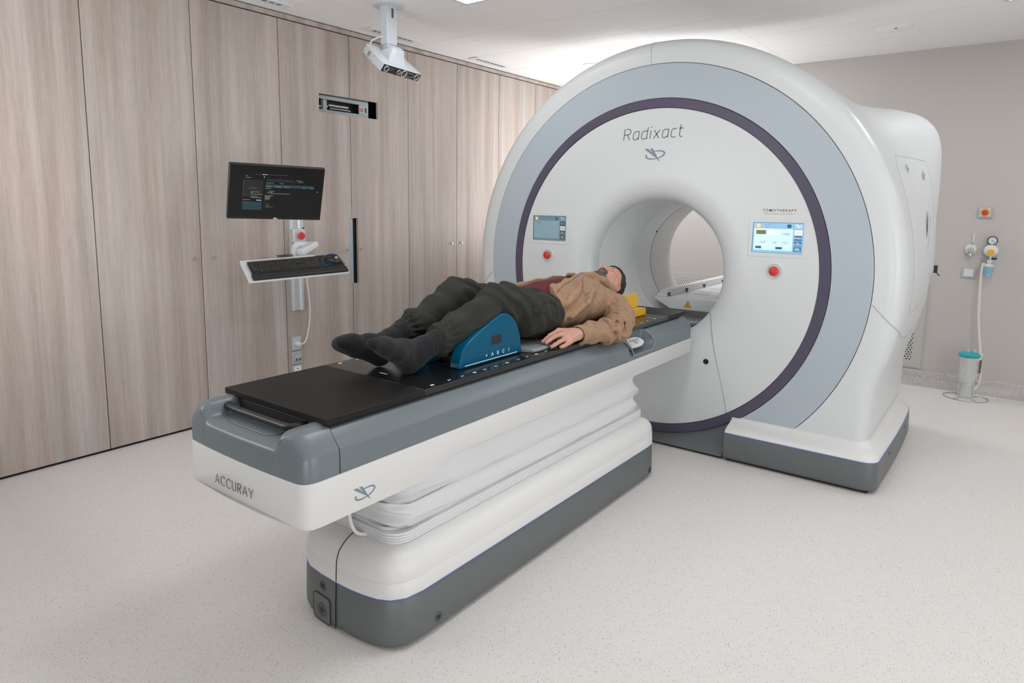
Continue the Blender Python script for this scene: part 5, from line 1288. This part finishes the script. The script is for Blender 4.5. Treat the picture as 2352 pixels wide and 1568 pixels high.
for a_, b_ in (((1.66, -.15, 1.055), (1.60, -.25, 1.0)), ((1.70, -.17, 1.045), (1.66, -.27, .975)), ((1.62, -.14, 1.05), (1.55, -.25, .985))):
    J2.cone(a_, b_, .003, .004, .018, 's')
# raised placket edge on the near side
def placket(p):
    e = np.abs(p[:, 1]-(-.108+.108*np.clip((p[:, 0]-1.15)/.48, 0, 1.05))+.018); z = p[:, 2] > 1.02
    return -.0035*np.clip((.017-e)/.006, 0, 1)*z*(p[:, 0] < 1.66)
J.disp(placket, .02)
h_ = np.maximum(.006-np.abs(J.d-J2.d), 0)/.006; J.d = np.minimum(J.d, J2.d)-h_*h_*.0015
# collar
J.path([((1.610, -.020, 1.130), .012), ((1.665, -.058, 1.122), .017), ((1.720, -.098, 1.092), .020), ((1.765, -.118, 1.045), .022), ((1.785, -.12, .99), .022)], .016)
J.path([((1.60, .055, 1.122), .012), ((1.66, .06, 1.110), .016), ((1.715, .075, 1.065), .018), ((1.735, .085, 1.01), .018)], .012)
# neck hole and cuffs
J.cone(hp(-.05, -.03), (1.66, 0, 1.0), .060, .050, .006, 's')
for s in (-1, 1): J.cone((1.05, s*.262, .897), (1.200, s*.268, .897), .034, .035, .004, 's')
J.inter(np.where(np.abs(Y) > .235, 1.172-X, -.2)+0*Z); J.inter((.868-Z)*np.where(np.abs(Y) > .272, 0., 1.)-np.where(np.abs(Y) > .272, .2, 0.)+0*X)
jk = J.mesh('jacket', M['jacket'], person, 1)
for s in (-1, 1): MB().lathe([(.0345, 0), (.0365, .004), (.0365, .016), (.033, .02)], (1.186, s*.2665, .8975), (1, 0, 0), 28).build('cuff', M['blackp'], person)
from mathutils.bvhtree import BVHTree
jb = BVHTree.FromPolygons([v.co for v in jk.data.vertices], [tuple(p.vertices) for p in jk.data.polygons])
def drop(x, y, up=.0006):
    h = jb.ray_cast(V((x, y, 2)), V((0, 0, -1))); return h[0]+h[1]*up if h[0] else V((x, y, 1.1))
for pts in (((1.525, -.085), (1.49, -.100), (1.45, -.122), (1.41, -.145), (1.395, -.160), (1.405, -.172), (1.425, -.176)), ((1.655, -.105), (1.625, -.15), (1.60, -.172)), ((1.605, -.03), (1.50, -.058), (1.38, -.088), (1.25, -.118), (1.19, -.133))):
    MB().tube([drop(v.x, v.y) for v in spline([(a_, b_, 0) for a_, b_ in pts], 6)], .0013, 5).build('jacket_seam', mat('seam_brown', (.10, .06, .035), .9), jk)
for x, y in ((1.575, -.128), (1.30, .068), (1.44, .105)):
    p_ = drop(x, y); MB().cyl(p_-V((0, 0, .001)), p_+V((0, 0, .003)), .0075, .0065, 16).build('button', M['brass'], jk)
# near-black band filling the gap between jacket hem and trousers
T = SDF((1.08, -.24, .85), (1.36, .24, 1.13), .004); T.ell((1.16, 0, .980), (.12, .178, .116), .05); T.ell((1.30, 0, .985), (.2, .178, .118), .05)
X, Y, Z = T.ax[0][:, None, None], T.ax[1][None, :, None], T.ax[2][None, None, :]
T.inter(np.maximum(1.155-X, X-1.30)+0*Y+0*Z); T.mesh('waist_band', mat('waist_band_black', (.010, .010, .010), .7), person)
# trousers
T = SDF((.34, -.24, .855), (1.26, .24, 1.19), .0034)
T.ell((1.13, 0, .975), (.135, .186, .116), .05); T.ell((1.20, 0, .983), (.10, .184, .121), .05)
for s in (-1, 1):
    kx, ky, kz = ((.765, -.106, 1.078) if s < 0 else (.732, .10, 1.085))
    cx, cy, cz = ((.392, -.100, .968) if s < 0 else (.398, .105, .975))
    T.path([((1.12, s*.098, .972), .106), ((.95, s*.108, 1.010), .098), ((kx+.05, ky, kz-.010), .080), ((kx, ky, kz), .076)], .04)
    m1 = [kx+(cx-kx)*.38, ky+(cy-ky)*.38, kz+(cz-kz)*.38-.012]; m2 = [kx+(cx-kx)*.72, ky+(cy-ky)*.72, kz+(cz-kz)*.72-.008]
    T.path([((kx, ky, kz), .076), (m1, .070), (m2, .062), ((cx+.025, cy, cz), .054), ((cx, cy, cz), .047)], .025)
    T.cone((.80, ky, kz-.03), (.72, ky, kz-.05), .055, .055, .04)
def trf(p):
    n = vnoise(p, (8, 9, 8), 3); r = vnoise(p, (20, 16, 20), 6); kn = np.exp(-((p[:, 0]-.80)/.13)**2)+.7*np.exp(-((p[:, 0]-1.06)/.10)**2); cu = np.exp(-((p[:, 0]-.44)/.035)**2)
    d1 = np.sin(p[:, 0]*75+p[:, 2]*55+n*5.); d2 = np.sin((p[:, 0]*.8-p[:, 2])*34+n*6)
    ang = np.arctan2(p[:, 2]-.97, np.abs(p[:, 1])-.1)
    return -.0080*kn*np.maximum(d1, -.5)-.0068*np.maximum(d2, -.5)*(1-.6*kn)-.0052*r-.0022*cu*np.sin(ang*16+n*3)-.003*np.exp(-((p[:, 0]-.435)/.006)**2)*-1
T.disp(trf, .02)
# cargo pocket, slightly raised patch with a flap on the near thigh
def pocket(p):
    u = p[:, 0]; v = p[:, 2]-.995-.0*(u-.95); side_ = p[:, 1] < -.13
    body_ = np.clip((.085-np.abs(u-.985))/.006, 0, 1)*np.clip((.075-np.abs(v))/.006, 0, 1)
    flap = np.clip((.020-np.abs(u-1.055))/.005, 0, 1)*np.clip((.08-np.abs(v))/.006, 0, 1)
    return -(.0045*body_+.003*flap)*side_
T.disp(pocket, .02)
X, Y, Z = T.ax[0][:, None, None], T.ax[1][None, :, None], T.ax[2][None, None, :]
T.inter((X-1.158+.02*np.clip((Z-1.05)/.06, 0, 1))+0*Y); T.inter((.8595-Z)+0*X+0*Y)
zp = np.interp(T.ax[0], [q_[0] for q_ in kp], [q_[1] for q_ in kp], -1, -1)[:, None, None]+ZTT
T.d = np.maximum(T.d, np.minimum(np.minimum(zp+.002-Z, -.132-Y), .05))
cut = np.where(Y < 0, .385+.30*(.968-Z)*-.55, .392+.30*(.975-Z)*-.55)
T.inter((cut-X)+0*Z)
for s in (-1, 1): T.cone((.30, s*.10, .945), (.43, s*.10, .978), .037, .037, .004, 's')
for s in (1,): T.d = np.maximum(T.d, .8595-Z+0*X+0*Y)
tro = T.mesh('trousers', M['trouser'], person, 1)
tb = BVHTree.FromPolygons([v.co for v in tro.data.vertices], [tuple(p.vertices) for p in tro.data.polygons])
def side(x, z):
    h = tb.ray_cast(V((x, -1, z)), V((0, 1, 0))); return h[0]+V((0, -.0006, 0)) if h[0] else None
sm_ = mat('trouser_stitch', (.010, .010, .008), .9)
for pts in (((.895, 1.055), (.90, .93), (1.045, .925), (1.06, 1.055), (.895, 1.058)), ((.893, 1.03), (.96, 1.022), (1.058, 1.03)), ((1.10, 1.06), (1.085, .99), (1.095, .90))):
    q_ = [side(v.x, v.y) for v in spline([(a_, b_, 0) for a_, b_ in pts], 5)]; q_ = [v for v in q_ if v]
    MB().tube(q_, .0016, 5).build('pocket_stitch', sm_, tro)
# socks
for s in (-1, 1):
    T = SDF((.0, -.22 if s < 0 else .01, .855), (.47, -.005 if s < 0 else .22, 1.09), .0028)
    if s < 0:
        T.path([((.440, -.100, .984), .0425), ((.385, -.100, .966), .0430), ((.335, -.094, .950), .0420), ((.290, -.085, .922), .0410), ((.262, -.078, .902), .0385)], .02)
        T.path([((.310, -.090, .955), .034), ((.210, -.094, .962), .036), ((.125, -.092, .990), .030), ((.068, -.094, 1.008), .021)], .03)
        T.path([((.250, -.082, .905), .034), ((.160, -.115, .965), .030), ((.105, -.128, .990), .022), ((.085, -.135, .992), .017)], .03)
    else:
        T.path([((.440, .105, .990), .0425), ((.395, .105, .972), .0430), ((.345, .102, .953), .0420), ((.300, .095, .922), .0410), ((.272, .090, .902), .0385)], .02)
        T.path([((.320, .098, .955), .034), ((.220, .098, .955), .036), ((.135, .092, .972), .032), ((.082, .092, .984), .024)], .03)
        T.path([((.260, .095, .905), .034), ((.170, .118, .945), .031), ((.115, .128, .968), .023), ((.095, .132, .970), .018)], .03)
    T.disp(lambda p: -.0016*vnoise(p, (24, 24, 24), 2)-.0010*np.sin(p[:, 0]*330)*(p[:, 0] > .33)-.0006*vnoise(p, (200, 200, 200)), .015)
    Z = T.ax[2][None, None, :]; T.inter((.8592-Z)+0*T.ax[0][:, None, None]+0*T.ax[1][None, :, None])
    T.mesh('sock', M['sock'], person, 1)
